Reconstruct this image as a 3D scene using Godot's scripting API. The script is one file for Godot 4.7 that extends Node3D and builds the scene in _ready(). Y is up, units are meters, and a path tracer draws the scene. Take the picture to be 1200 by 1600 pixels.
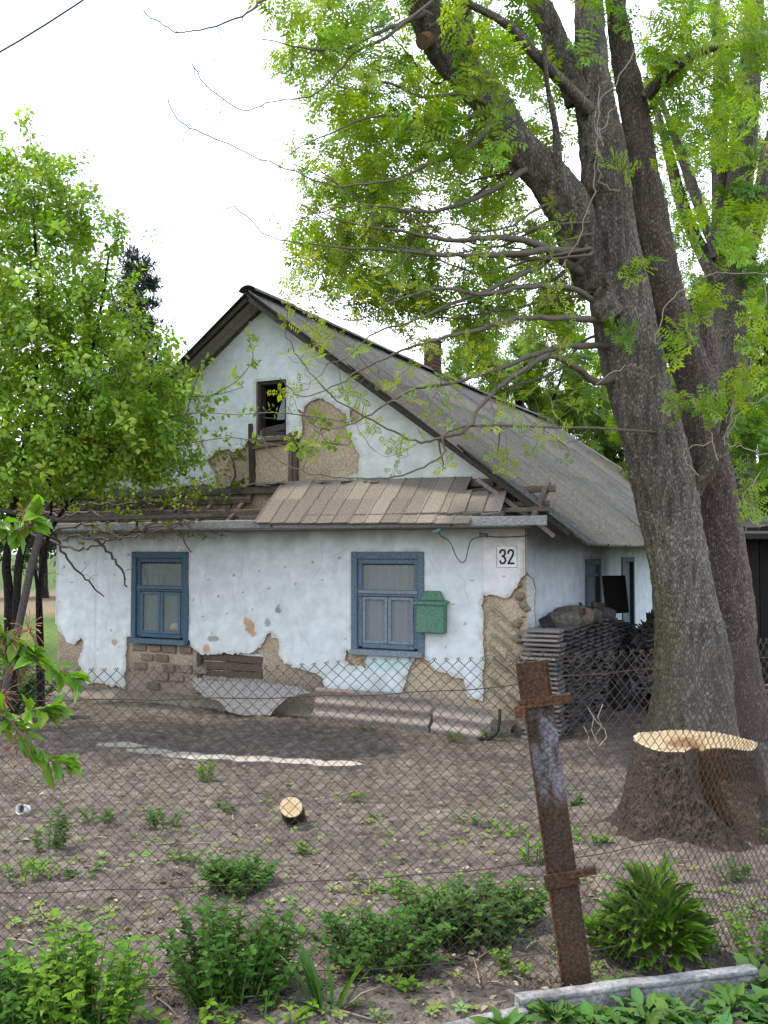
extends Node3D
# A village cottage behind a chain-link fence, under an old ash tree. Metres, y up.
# The camera stands on the road at the origin; the yard falls a little towards the cottage.

const EYE := 2.0
const FOCAL := 1500.0
const PITCH := 0.04131

var rng := RandomNumberGenerator.new()
var taken := {}
var M := {}
var T := {}
var nz := FastNoiseLite.new()
var nz_ridge := FastNoiseLite.new()
var house: Node3D
var house_t: Transform3D

func _ready():
	rng.seed = 3217
	# ---- camera, sky, sun, exposure
	var cam := Camera3D.new()
	cam.name = "camera"
	cam.fov = 56.14
	cam.near = 0.05
	cam.far = 1500.0
	add_child(cam)
	cam.position = Vector3(0, EYE, 0)
	cam.rotation.x = PITCH
	cam.current = true
	var sky := Sky.new()
	var sm := ProceduralSkyMaterial.new()
	sm.sky_top_color = Color(0.80, 0.87, 0.97)
	sm.sky_horizon_color = Color(0.97, 0.98, 1.0)
	sm.sky_curve = 0.22
	sm.ground_bottom_color = Color(0.30, 0.27, 0.24)
	sm.ground_horizon_color = Color(0.5, 0.5, 0.48)
	sm.sun_angle_max = 1.0
	sm.sky_cover = cloud_cover()
	sm.sky_cover_modulate = Color(1, 1, 1, 0.5)
	sky.sky_material = sm
	var env := Environment.new()
	env.background_mode = Environment.BG_SKY
	env.sky = sky
	env.background_energy_multiplier = 1.0
	env.tonemap_mode = Environment.TONE_MAPPER_LINEAR
	env.tonemap_exposure = 2.55
	env.sdfgi_enabled = true
	env.ssao_enabled = true
	env.ssil_enabled = true
	var we := WorldEnvironment.new()
	we.name = "environment"
	we.environment = env
	add_child(we)
	var sun := DirectionalLight3D.new()
	sun.name = "sun"
	sun.light_energy = 0.68
	sun.light_color = Color(1.0, 0.95, 0.86)
	sun.light_angular_distance = 3.0
	sun.shadow_enabled = true
	add_child(sun)
	var el := deg_to_rad(60.0)
	var to_sun := Vector3(-0.98 * cos(el), sin(el), -0.20 * cos(el))
	sun.look_at_from_position(to_sun * 50.0, Vector3.ZERO, Vector3.UP)
	# ---- the place
	make_materials()
	build_ground()
	build_cottage()
	build_ash()
	build_far_trees()
	build_left_tree()
	build_yard_things()
	build_fence()
	build_plants()

func cloud_cover() -> Texture2D:
	var n := FastNoiseLite.new()
	n.seed = 5
	n.frequency = 0.008
	n.fractal_octaves = 5
	var t := NoiseTexture2D.new()
	t.width = 1024
	t.height = 512
	t.seamless = true
	t.noise = n
	var g := Gradient.new()
	g.offsets = PackedFloat32Array([0.0, 0.42, 0.7])
	g.colors = PackedColorArray([Color(0, 0, 0, 0), Color(0.9, 0.9, 0.9, 0.35), Color(1, 1, 1, 1)])
	t.color_ramp = g
	return t

# ------------------------------------------------------------------ helpers
func at(px: float, py: float, d: float) -> Vector3:
	var v := Vector3((px - 600.0) / FOCAL, (800.0 - py) / FOCAL, -1.0)
	v = v.rotated(Vector3.RIGHT, PITCH)
	return Vector3(0, EYE, 0) + v * (d / -v.z)

func gy(x: float, z: float) -> float:
	var t := clampf((-z - 4.5) / 7.0, 0.0, 1.0)
	return -0.3 * t * t * (3.0 - 2.0 * t)

func on_ground(px: float, py: float) -> Vector3:   # where the sight line meets the yard
	var v := at(px, py, 1.0) - Vector3(0, EYE, 0)
	var d := 3.0
	for i in 40:
		d = (gy(v.x * d, -d) - EYE) / v.y
	return Vector3(v.x * d, gy(v.x * d, -d), -d)

func numbered(called: String) -> String:
	var n: int = taken.get(called, 0)
	taken[called] = n + 1
	return called if n == 0 else "%s_%03d" % [called, n]

func tag(o: Node, label: String, category: String, group := "", kind := "") -> void:
	if label: o.set_meta("label", label)
	if category: o.set_meta("category", category)
	if group: o.set_meta("group", group)
	if kind: o.set_meta("kind", kind)

func thing(called: String, label: String, category: String, where := Vector3.ZERO, turn := 0.0, group := "") -> Node3D:
	var o := Node3D.new()
	o.name = numbered(called)
	add_child(o)
	o.position = where
	o.rotation.y = turn
	tag(o, label, category, group)
	return o

func part(called: String, mesh: Mesh, mat: Material, parent: Node, tr := Transform3D(), kind := "") -> MeshInstance3D:
	var o := MeshInstance3D.new()
	o.name = called
	o.mesh = mesh
	o.material_override = mat
	o.transform = tr
	if kind: o.set_meta("kind", kind)
	parent.add_child(o, true)
	return o

func single(called: String, label: String, category: String, mesh: Mesh, mat: Material, tr := Transform3D(), group := "") -> MeshInstance3D:
	var o := MeshInstance3D.new()
	o.name = numbered(called)
	o.mesh = mesh
	o.material_override = mat
	o.transform = tr
	tag(o, label, category, group)
	add_child(o)
	return o

func group_node(called: String, parent: Node, tr := Transform3D()) -> Node3D:
	var o := Node3D.new()
	o.name = called
	o.transform = tr
	parent.add_child(o, true)
	return o

func scatter(called: String, mesh: Mesh, mat: Material, places: Array, tints: Array, parent: Node, kind := "stuff") -> MultiMeshInstance3D:
	var mm := MultiMesh.new()
	mm.transform_format = MultiMesh.TRANSFORM_3D
	mm.use_colors = true
	mm.mesh = mesh
	mm.instance_count = places.size()
	for i in places.size():
		mm.set_instance_transform(i, places[i])
		mm.set_instance_color(i, tints[i % tints.size()])
	var o := MultiMeshInstance3D.new()
	o.name = called
	o.multimesh = mm
	o.material_override = mat
	if kind: o.set_meta("kind", kind)
	parent.add_child(o, true)
	return o

func rnd(a: float, b: float) -> float:
	return rng.randf_range(a, b)

func rnd_dir() -> Vector3:
	var v := Vector3(rng.randfn(), rng.randfn(), rng.randfn())
	return v.normalized() if v.length() > 0.01 else Vector3.UP

func basis_along(y: Vector3, roll := 0.0) -> Basis:   # a basis whose y axis runs along y
	y = y.normalized()
	var h := Vector3.RIGHT if absf(y.x) < 0.8 else Vector3.BACK
	var z := h.cross(y).normalized()
	var x := y.cross(z).normalized()
	return Basis(x, y, z).rotated(y, roll)

class MB:   # collects triangles; corners are given anticlockwise as seen from outside
	var v := PackedVector3Array()
	var n := PackedVector3Array()
	var c := PackedColorArray()
	var i := PackedInt32Array()

	func vert(p: Vector3, nn: Vector3, col: Color) -> int:
		v.append(p); n.append(nn); c.append(col)
		return v.size() - 1

	func tri(a: int, b: int, d: int) -> void:
		i.append(a); i.append(d); i.append(b)

	func face(pts: Array, col := Color.WHITE) -> void:
		var nn: Vector3 = (pts[1] - pts[0]).cross(pts[2] - pts[0])
		if nn.length_squared() < 1e-14 and pts.size() > 3:
			nn = (pts[2] - pts[0]).cross(pts[3] - pts[0])
		nn = nn.normalized()
		var f := v.size()
		for p in pts: vert(p, nn, col)
		for k in range(1, pts.size() - 1): tri(f, f + k, f + k + 1)

	func box(size: Vector3, tr := Transform3D(), col := Color.WHITE, bev := 0.0) -> void:
		var h := size * 0.5
		if bev <= 0.0:
			for ax in 3:
				for s in [-1.0, 1.0]:
					var a := Vector3.ZERO; var b := Vector3.ZERO; var w := Vector3.ZERO
					w[ax] = h[ax] * s
					a[(ax + 1) % 3] = h[(ax + 1) % 3]
					b[(ax + 2) % 3] = h[(ax + 2) % 3]
					if s > 0: face([tr * (w - a - b), tr * (w + a - b), tr * (w + a + b), tr * (w - a + b)], col)
					else: face([tr * (w - a - b), tr * (w - a + b), tr * (w + a + b), tr * (w + a - b)], col)
			return
		var q := func(sx: float, sy: float, sz: float, ax: int) -> Vector3:
			var p := Vector3(sx * (h.x - bev), sy * (h.y - bev), sz * (h.z - bev))
			p[ax] = h[ax] * [sx, sy, sz][ax]
			return tr * p
		for ax in 3:
			for s in [-1.0, 1.0]:
				var l := []
				for k in [[-1, -1], [1, -1], [1, 1], [-1, 1]]:
					var sg := [0.0, 0.0, 0.0]
					sg[ax] = s; sg[(ax + 1) % 3] = float(k[0]); sg[(ax + 2) % 3] = float(k[1])
					l.append(q.call(sg[0], sg[1], sg[2], ax))
				if s < 0: l.reverse()
				face(l, col)
		for ax in 3:   # twelve bevels
			var a1 := (ax + 1) % 3; var a2 := (ax + 2) % 3
			for s1 in [-1.0, 1.0]:
				for s2 in [-1.0, 1.0]:
					var l := []
					for e in [[-1.0, a1], [1.0, a1], [1.0, a2], [-1.0, a2]]:
						var sg := [0.0, 0.0, 0.0]
						sg[ax] = e[0]; sg[a1] = s1; sg[a2] = s2
						l.append(q.call(sg[0], sg[1], sg[2], e[1]))
					if s1 * s2 < 0: l.reverse()
					var ctr: Vector3 = (l[0] + l[1] + l[2] + l[3]) * 0.25 - tr.origin
					if (l[1] - l[0]).cross(l[2] - l[0]).dot(ctr) < 0: l.reverse()
					face(l, col)
		for sx in [-1.0, 1.0]:
			for sy in [-1.0, 1.0]:
				for sz in [-1.0, 1.0]:
					var l := [q.call(sx, sy, sz, 0), q.call(sx, sy, sz, 1), q.call(sx, sy, sz, 2)]
					if sx * sy * sz < 0: l.reverse()
					face(l, col)

	func prism(poly: PackedVector2Array, depth: float, tr := Transform3D(), col := Color.WHITE, side := Color(-1, 0, 0)) -> void:   # from z = 0 to z = depth
		if Geometry2D.is_polygon_clockwise(poly): poly.reverse()
		var tris := Geometry2D.triangulate_polygon(poly)
		for zz in [0.0, depth]:
			for k in range(0, tris.size(), 3):
				var a := poly[tris[k]]; var b := poly[tris[k + 1]]; var d := poly[tris[k + 2]]
				if (b - a).cross(d - a) < 0:
					var sw := b; b = d; d = sw
				var l := [tr * Vector3(a.x, a.y, zz), tr * Vector3(b.x, b.y, zz), tr * Vector3(d.x, d.y, zz)]
				if (zz > 0.0) != (depth > 0.0) or zz == 0.0: l.reverse()
				face(l, col)
		var sc := col if side.r < 0 else side
		for k in poly.size():
			var a := poly[k]; var b := poly[(k + 1) % poly.size()]
			face([tr * Vector3(a.x, a.y, 0), tr * Vector3(b.x, b.y, 0), tr * Vector3(b.x, b.y, depth), tr * Vector3(a.x, a.y, depth)], sc)

	func grid(rows: Array, cols: Array, closed := false) -> void:   # rows of points (and colours), smooth
		var base := v.size()
		var w: int = rows[0].size()
		for r in rows.size():
			for k in w: vert(rows[r][k], Vector3.ZERO, cols[r][k])
		for r in rows.size() - 1:
			for k in (w if closed else w - 1):
				var a := base + r * w + k; var b := base + r * w + (k + 1) % w
				tri(a, b, b + w); tri(a, b + w, a + w)
		smooth(base)

	func smooth(base := 0, from := -1) -> void:   # area-weighted normals for vertices from base on
		for k in range(0, i.size(), 3):
			if i[k] < base: continue
			var nn := (v[i[k + 2]] - v[i[k]]).cross(v[i[k + 1]] - v[i[k]])
			n[i[k]] += nn; n[i[k + 1]] += nn; n[i[k + 2]] += nn
		for k in range(base, n.size()): n[k] = n[k].normalized()

	func tube(pts: Array, radii: Array, sides := 5, col := Color.WHITE, cap := true) -> void:
		var up := Vector3.UP
		var base := v.size()
		var x := Vector3.ZERO
		for r in pts.size():
			var d: Vector3 = (pts[mini(r + 1, pts.size() - 1)] - pts[maxi(r - 1, 0)]).normalized()
			if x == Vector3.ZERO: x = d.cross(up if absf(d.y) < 0.9 else Vector3.RIGHT).normalized()
			x = (x - d * x.dot(d)).normalized()
			var y := d.cross(x)
			for k in sides:
				var o := x * cos(TAU * k / sides) + y * sin(TAU * k / sides)
				vert(pts[r] + o * radii[r], o, col)
		for r in pts.size() - 1:
			for k in sides:
				var a := base + r * sides + k; var b := base + r * sides + (k + 1) % sides
				tri(a, b, b + sides); tri(a, b + sides, a + sides)
		if cap:
			for e in [0, pts.size() - 1]:
				var l := []
				for k in sides: l.append(v[base + e * sides + k])
				if e == 0: l.reverse()
				face(l, col)

	func mesh() -> ArrayMesh:
		var m := ArrayMesh.new()
		if v.is_empty(): return m
		var arr := []
		arr.resize(Mesh.ARRAY_MAX)
		arr[Mesh.ARRAY_VERTEX] = v
		arr[Mesh.ARRAY_NORMAL] = n
		arr[Mesh.ARRAY_COLOR] = c
		arr[Mesh.ARRAY_INDEX] = i
		m.add_surface_from_arrays(Mesh.PRIMITIVE_TRIANGLES, arr)
		return m

func box_mesh(size: Vector3, col := Color.WHITE, bev := 0.0) -> ArrayMesh:
	var b := MB.new()
	b.box(size, Transform3D(), col, bev)
	return b.mesh()

func rough_plank(length: float, width: float, thick: float, col: Color, seed_: float, bend := 0.01) -> ArrayMesh:   # along x, with worn edges and a slight bend
	var b := MB.new()
	var rows := []; var cols := []
	var st := 9
	for k in st + 1:
		var t := float(k) / st
		var x := (t - 0.5) * length
		var e := 1.0
		var dy := nz.get_noise_2d(seed_ * 77.0 + x * 60.0, 3.0) * bend
		var w := width * (0.5 + nz.get_noise_2d(seed_ * 31.0 + x * 160.0, 90.0) * 0.08)
		var ring := []; var rc := []
		for q in [[-1, -0.7], [-0.9, -1], [0.9, -1], [1, -0.7], [1, 0.7], [0.9, 1], [-0.9, 1], [-1, 0.7]]:
			ring.append(Vector3(x, q[1] * w + dy, q[0] * thick * 0.5 * e))
			var g: float = 1.0 + nz.get_noise_3d(x * 90.0, q[1] * 40.0, seed_ * 50.0) * 0.35
			rc.append(Color(col.r * g, col.g * g, col.b * g))
		ring.reverse(); rc.reverse()
		rows.append(ring); cols.append(rc)
	b.grid(rows, cols, true)
	b.face([rows[0][0], rows[0][1], rows[0][2], rows[0][3], rows[0][4], rows[0][5], rows[0][6], rows[0][7]], col)
	var lr: Array = rows[st].duplicate(); lr.reverse()
	b.face(lr, col * 1.1)
	return b.mesh()

# ------------------------------------------------------------------ materials
func ntex(key: String, freq: float, lo: float, hi: float, oct := 4, type := FastNoiseLite.TYPE_SIMPLEX_SMOOTH, ridged := false, sz := 512) -> Texture2D:
	if T.has(key): return T[key]
	var n := FastNoiseLite.new()
	n.seed = key.left(4).hash() % 1000
	n.noise_type = type
	n.frequency = freq
	n.fractal_octaves = oct
	n.fractal_gain = 0.6
	if ridged: n.fractal_type = FastNoiseLite.FRACTAL_RIDGED
	var t := NoiseTexture2D.new()
	t.width = sz; t.height = sz
	t.seamless = true
	t.noise = n
	var g := Gradient.new()
	g.offsets = PackedFloat32Array([0.0, 1.0])
	g.colors = PackedColorArray([Color(lo, lo, lo), Color(hi, hi, hi)])
	t.color_ramp = g
	T[key] = t
	return t

func mat(col: Color, tex: Texture2D, scale: Vector3, rough := 0.9, bump: Texture2D = null, bump_cm := 0.0, world := true) -> StandardMaterial3D:
	var m := StandardMaterial3D.new()
	m.albedo_color = col.linear_to_srgb()
	m.vertex_color_use_as_albedo = true
	m.roughness = rough
	m.metallic_specular = 0.3
	m.albedo_texture = tex
	m.uv1_triplanar = true
	m.uv1_world_triplanar = world
	m.uv1_scale = scale
	m.uv1_triplanar_sharpness = 4.0
	if bump:
		m.heightmap_enabled = true
		m.heightmap_texture = bump
		m.heightmap_scale = bump_cm
	return m

func leaf_mat(col: Color, back: Color, rough := 0.45) -> StandardMaterial3D:
	var m := StandardMaterial3D.new()
	m.albedo_color = col.linear_to_srgb()
	m.vertex_color_use_as_albedo = true
	m.roughness = rough
	m.metallic_specular = 0.4
	m.backlight_enabled = true
	m.backlight = back
	m.cull_mode = BaseMaterial3D.CULL_DISABLED
	return m

func plain(col: Color, rough := 0.7, metal := 0.0) -> StandardMaterial3D:
	var m := StandardMaterial3D.new()
	m.albedo_color = col.linear_to_srgb()
	m.vertex_color_use_as_albedo = true
	m.roughness = rough
	m.metallic = metal
	m.metallic_specular = 0.35
	return m

func make_materials() -> void:
	nz.seed = 11; nz.frequency = 0.02; nz.fractal_octaves = 4
	nz_ridge.seed = 23; nz_ridge.frequency = 1.0; nz_ridge.fractal_octaves = 3; nz_ridge.fractal_type = FastNoiseLite.FRACTAL_RIDGED
	var fine := ntex("fine", 0.03, 0.62, 1.0, 5)
	var mid := ntex("mid", 0.012, 0.55, 1.0, 6)
	var soft := ntex("soft", 0.01, 0.86, 1.0, 5)
	var grain := ntex("grain", 0.035, 0.5, 1.0, 4)
	var hfine := ntex("hfine", 0.05, 0.0, 1.0, 5)
	var hmid := ntex("hmid", 0.02, 0.0, 1.0, 6)
	var hbark := ntex("bark_height", 0.02, 1.0, 0.0, 4, FastNoiseLite.TYPE_SIMPLEX_SMOOTH, true)
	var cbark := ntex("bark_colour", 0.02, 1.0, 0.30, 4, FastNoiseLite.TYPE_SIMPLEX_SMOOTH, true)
	var hcell := ntex("hcell", 0.04, 0.0, 1.0, 3, FastNoiseLite.TYPE_CELLULAR)
	M.soil = mat(Color(1, 1, 1), mid, Vector3(0.9, 0.9, 0.9), 1.0, hfine, 3.0)
	M.plaster = mat(Color(1, 1, 1), soft, Vector3(0.7, 0.7, 0.7), 0.9, hmid, 0.5)
	M.clay = mat(Color(1, 1, 1), fine, Vector3(1.6, 1.6, 1.6), 1.0, hmid, 0.8)
	M.wood = mat(Color(1, 1, 1), grain, Vector3(0.7, 5.0, 5.0), 0.9, grain, 0.4, false)
	M.roof = mat(Color(1, 1, 1), ntex("roofy", 0.02, 0.6, 1.0, 6), Vector3(1.6, 1.6, 1.6), 0.95)
	M.tile = mat(Color(1, 1, 1), fine, Vector3(2.2, 2.2, 2.2), 0.95, hfine, 0.4)
	M.bark = mat(Color(1, 1, 1), cbark, Vector3(2.8, 1.1, 2.8), 0.95, hbark, 3.5)
	M.bark_stump = mat(Color(1, 1, 1), cbark, Vector3(3.6, 1.5, 3.6), 0.95, hbark, 3.0)
	M.twig = plain(Color(1, 1, 1), 0.85)
	M.cut = mat(Color(1, 1, 1), fine, Vector3(3, 3, 3), 0.8, hfine, 0.3)
	M.paint = mat(Color(1, 1, 1), ntex("paint", 0.02, 0.62, 1.0, 6), Vector3(2.5, 2.5, 2.5), 0.6, hfine, 0.1)
	M.enamel = mat(Color(1, 1, 1), soft, Vector3(2, 2, 2), 0.4)
	M.rust = mat(Color(1, 1, 1), ntex("rusty", 0.03, 0.45, 1.0, 5), Vector3(3, 3, 3), 0.85, hfine, 0.2)
	M.concrete = mat(Color(1, 1, 1), fine, Vector3(1.5, 1.5, 1.5), 0.95, hfine, 0.6)
	M.wire = plain(Color(1, 1, 1), 0.6, 0.3)
	M.dark = plain(Color(0.012, 0.012, 0.012), 0.9)
	M.stone = mat(Color(1, 1, 1), mid, Vector3(2, 2, 2), 0.95, hcell, 0.8)
	M.curtain = mat(Color(1, 1, 1), ntex("lace", 0.12, 0.6, 1.0, 2), Vector3(3, 3, 3), 1.0, hfine, 0.2)
	var g := StandardMaterial3D.new()
	g.transparency = BaseMaterial3D.TRANSPARENCY_ALPHA
	g.albedo_color = Color(0.9, 0.95, 1.0, 0.08)
	g.roughness = 0.06
	M.glass = g
	M.leaf_ash = leaf_mat(Color(1, 1, 1), Color(1.0, 1.0, 0.4))
	M.leaf_round = leaf_mat(Color(1, 1, 1), Color(0.95, 1.0, 0.4), 0.4)
	M.leaf_herb = leaf_mat(Color(1, 1, 1), Color(0.62, 0.75, 0.2), 0.65)
	M.leaf_herb.metallic_specular = 0.2
	M.leaf_cherry = leaf_mat(Color(1, 1, 1), Color(0.9, 1.0, 0.2), 0.3)
	M.needle = leaf_mat(Color(1, 1, 1), Color(0.1, 0.1, 0.08), 0.6)

# ------------------------------------------------------------------ ground
func axis(lo: float, hi: float, step: float, far: float) -> PackedFloat32Array:
	var a := PackedFloat32Array()
	var s := step
	var x := lo
	while x > -far:
		s *= 1.25
		x -= s
		a.append(x)
	a.reverse()
	x = lo
	while x < hi:
		a.append(x)
		x += step
	s = step
	while x < far:
		a.append(x)
		s *= 1.25
		x += s
	return a

func build_ground() -> void:
	var xs := axis(-5.5, 6.5, 0.045, 700.0)
	var zs := axis(-13.0, -3.2, 0.045, 700.0)
	zs.reverse()
	var b := MB.new()
	var rows := []; var cols := []
	for z in zs:
		var r := PackedVector3Array(); var c := PackedColorArray()
		for x in xs:
			var y := gy(x, z)
			var near := clampf(1.0 - (Vector2(x, z + 8.0).length() - 9.0) / 6.0, 0.0, 1.0)
			var n1 := nz.get_noise_2d(x * 40.0, z * 40.0)
			var n2 := nz.get_noise_2d(x * 240.0 + 500.0, z * 240.0)
			var n3 := nz.get_noise_2d(x * 900.0, z * 900.0 + 70.0)
			y += near * (n1 * 0.05 + n2 * 0.03 + n3 * 0.016)
			var col := Color(0.192, 0.158, 0.134)
			var k := 1.0 + n1 * 0.30 + n2 * 0.35
			col = Color(col.r * k, col.g * k, col.b * k)
			var dist := Vector2(x, z).length()
			if z < -20.0 or dist > 17.0:
				var grass := Color(0.10, 0.16, 0.04)
				if z < -24.0 and z > -30.0: grass = Color(0.15, 0.24, 0.05)
				if z < -34.0 and z > -58.0: grass = Color(0.33, 0.26, 0.17)
				col = col.lerp(grass, clampf((dist - 17.0) / 4.0, 0.0, 1.0))
			var t := Vector2(x - 3.5, z + 11.0).length()
			if t < 2.0: y += (2.0 - t) * (2.0 - t) * 0.035
			t = Vector2(x - 2.3, z + 7.2).length()
			if t < 1.4: y += (1.4 - t) * (1.4 - t) * 0.06
			r.append(Vector3(x, y, z)); c.append(col)
		rows.append(r); cols.append(c)
	b.grid(rows, cols)
	var o := MeshInstance3D.new()
	o.name = "ground"
	o.mesh = b.mesh()
	o.material_override = M.soil
	o.set_meta("kind", "structure")
	o.set_meta("label", "bare trodden brown soil of the yard and the field beyond")
	add_child(o)

# ------------------------------------------------------------------ the cottage
# Its own axes: x along the front wall (0 at the right corner, -8 at the left), y up from the foot of the wall, z out towards the yard.
func poly_dist(p: Vector2, poly: PackedVector2Array) -> float:   # positive outside
	var d := 1e9
	var inside := false
	var k := poly.size() - 1
	for j in poly.size():
		var a := poly[j]; var b := poly[k]
		var e := b - a
		var w := p - a
		var t := clampf(w.dot(e) / e.dot(e), 0.0, 1.0)
		d = minf(d, (w - e * t).length_squared())
		if (a.y > p.y) != (b.y > p.y) and p.x < (b.x - a.x) * (p.y - a.y) / (b.y - a.y) + a.x: inside = not inside
		k = j
	return -sqrt(d) if inside else sqrt(d)

# A coat of plaster: present where every outline is farther than 0 and the hard outlines (openings) are kept clean.
func coat(x0: float, x1: float, y0: float, y1: float, cell: float, holes: Array, clean: Array, keep: Callable, depth: Callable, colour: Callable, back: float, ragged := 0.035) -> ArrayMesh:
	var nx := int(ceil((x1 - x0) / cell)); var ny := int(ceil((y1 - y0) / cell))
	var f := PackedFloat32Array(); f.resize((nx + 1) * (ny + 1))
	var hb := []
	for h in holes + clean:
		var r := Rect2(h[0], Vector2.ZERO)
		for q in h: r = r.expand(q)
		hb.append(r.grow(0.2))
	var all := holes + clean
	for j in ny + 1:
		for k in nx + 1:
			var p := Vector2(x0 + k * cell, y0 + j * cell)
			var d: float = keep.call(p)
			for m in all.size():
				if hb[m].has_point(p):
					var dd := poly_dist(p, all[m])
					if m < holes.size(): dd += ragged * (nz.get_noise_2d(p.x * 190.0, p.y * 190.0) + 0.6 * nz.get_noise_2d(p.x * 600.0, p.y * 600.0 + 40.0))
					d = minf(d, dd)
			f[j * (nx + 1) + k] = d
	var b := MB.new()
	var ids := {}
	var rimmed := holes.size() > 0 and ragged > 0.0
	var pt := func(p: Vector2, key: int) -> int:
		if ids.has(key): return ids[key]
		var id := b.vert(Vector3(p.x, p.y, depth.call(p)), Vector3.ZERO, colour.call(p))
		ids[key] = id
		return id
	var edges := []
	for j in ny:
		for k in nx:
			var cs := [[k, j], [k + 1, j], [k + 1, j + 1], [k, j + 1]]
			var ring := []; var cross := []
			for e in 4:
				var q: Array = cs[e]; var q2: Array = cs[(e + 1) % 4]
				var ka: int = q[1] * (nx + 1) + q[0]; var kb: int = q2[1] * (nx + 1) + q2[0]
				var fa := f[ka]; var fb := f[kb]
				var pa := Vector2(x0 + q[0] * cell, y0 + q[1] * cell); var pb := Vector2(x0 + q2[0] * cell, y0 + q2[1] * cell)
				if fa > 0:
					var seen := ids.has(ka)
					ring.append(pt.call(pa, ka))
					if rimmed and not seen and fa < 0.07:
						var nn := nz.get_noise_2d(pa.x * 300.0, pa.y * 300.0)
						b.c[ring[-1]] = b.c[ring[-1]].lerp(Color(0.50, 0.46, 0.40), clampf(1.0 - fa / 0.06 + nn * 0.9, 0.0, 0.8))
				if (fa > 0) != (fb > 0):
					var id: int = pt.call(pa.lerp(pb, fa / (fa - fb)), -1 - (mini(ka, kb) * 2 + (1 if q[0] == q2[0] else 0)))
					ring.append(id)
					cross.append([id, fa > 0])
			for e in range(1, ring.size() - 1): b.tri(ring[0], ring[e], ring[e + 1])
			if cross.size() == 2:
				edges.append([cross[0][0], cross[1][0]] if cross[0][1] else [cross[1][0], cross[0][0]])
	b.smooth()
	for e in edges:
		var a: Vector3 = b.v[e[0]]; var d: Vector3 = b.v[e[1]]
		var ec := Color(0.42, 0.38, 0.31)
		b.face([a, d, Vector3(d.x, d.y, back), Vector3(a.x, a.y, back)], ec)
	return b.mesh()

func pv(a: Array) -> PackedVector2Array:
	var p := PackedVector2Array()
	for q in a: p.append(Vector2(q[0], q[1]))
	return p

func rect(x0: float, x1: float, y0: float, y1: float) -> PackedVector2Array:
	return pv([[x0, y0], [x1, y0], [x1, y1], [x0, y1]])

func dab(p: Vector2, x: float, y: float, rx: float, ry: float, turn := 0.0) -> float:   # 1 inside a worn spot
	var q := (p - Vector2(x, y)).rotated(turn)
	var r := Vector2(q.x / rx, q.y / ry).length() + nz.get_noise_2d(p.x * 420.0, p.y * 420.0) * 0.5
	return clampf((1.0 - r) * 6.0, 0.0, 1.0)

func wash(p: Vector2) -> Color:   # old pale blue limewash with its stains
	var n := nz.get_noise_2d(p.x * 45.0, p.y * 25.0)
	var n2 := nz.get_noise_2d(p.x * 220.0 + 9.0, p.y * 60.0)
	var c := Color(0.65, 0.695, 0.705)
	c = c.lerp(Color(0.68, 0.72, 0.725), clampf(n * 0.7 + 0.35, 0.0, 1.0))
	c = c.lerp(Color(0.48, 0.50, 0.48), clampf(n2 * 0.6 - 0.10, 0.0, 0.4))
	return c

func wash_front(p: Vector2) -> Color:
	var c := wash(p)
	if p.x > -0.566 + nz.get_noise_1d(p.y * 90.0) * 0.01: c = Color(0.74, 0.72, 0.71).lerp(c, 0.12)
	c = c.lerp(Color(0.34, 0.32, 0.26), clampf((p.y - 2.30) * 2.2 + nz.get_noise_2d(p.x * 70.0, p.y * 30.0) * 0.5 - 0.1, 0.0, 0.6))   # darker and browner towards the cornice, mottled
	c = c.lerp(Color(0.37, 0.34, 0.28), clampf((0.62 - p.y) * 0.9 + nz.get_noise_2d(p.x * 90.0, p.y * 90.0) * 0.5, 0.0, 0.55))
	c = c.lerp(Color(0.36, 0.62, 0.58), 0.55 * dab(p, -1.9, 0.76, 0.42, 0.10))
	c = c.lerp(Color(0.50, 0.33, 0.20), dab(p, -4.21, 1.20, 0.085, 0.16, -0.5))
	c = c.lerp(Color(0.30, 0.31, 0.31), dab(p, -3.72, 1.45, 0.05, 0.05))
	c = c.lerp(Color(0.36, 0.36, 0.34), dab(p, -3.90, 1.27, 0.05, 0.07))
	c = c.lerp(Color(0.45, 0.36, 0.27), dab(p, -6.75, 0.86, 0.07, 0.05))
	c = c.lerp(Color(0.35, 0.34, 0.33), dab(p, -4.86, 1.0, 0.10, 0.05))
	c = c.lerp(Color(0.52, 0.34, 0.22), dab(p, -4.98, 0.84, 0.06, 0.10))
	for k in 60:   # small chips
		var h := fmod(k * 0.6180339, 1.0); var g := fmod(k * 0.7548777, 1.0)
		if absf(p.x + 8.0 * h) < 0.05 and absf(p.y - 0.6 - 1.7 * g) < 0.05:
			c = c.lerp(Color(0.33, 0.32, 0.30), dab(p, -8.0 * h, 0.6 + 1.7 * g, 0.012 + 0.02 * g, 0.016))
	return c

func clay_colour(p: Vector2) -> Color:
	var n := nz.get_noise_2d(p.x * 70.0 + 30.0, p.y * 70.0)
	var c := Color(0.66, 0.535, 0.37).lerp(Color(0.50, 0.40, 0.275), clampf(n + 0.4, 0.0, 1.0))
	if p.y < 1.2: c = c.lerp(Color(0.34, 0.275, 0.215), clampf((0.95 - p.y) * 1.6, 0.0, 0.85) if p.x < -2.9 else 0.1)
	return c

const WIN_R := [-2.512, -1.407, 0.885, 2.30]
const WIN_L := [-6.419, -5.314, 0.885, 2.30]

func build_cottage() -> void:
	house = thing("cottage", "old whitewashed village cottage with peeling blue-white plaster and grey corrugated roof", "house", Vector3(1.83, -0.3, -12.4), deg_to_rad(-25.8))
	house_t = house.transform
	build_walls()
	build_roof()
	build_pent()
	window(WIN_R, 0)
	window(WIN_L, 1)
	side_openings()
	house_fittings()

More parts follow.
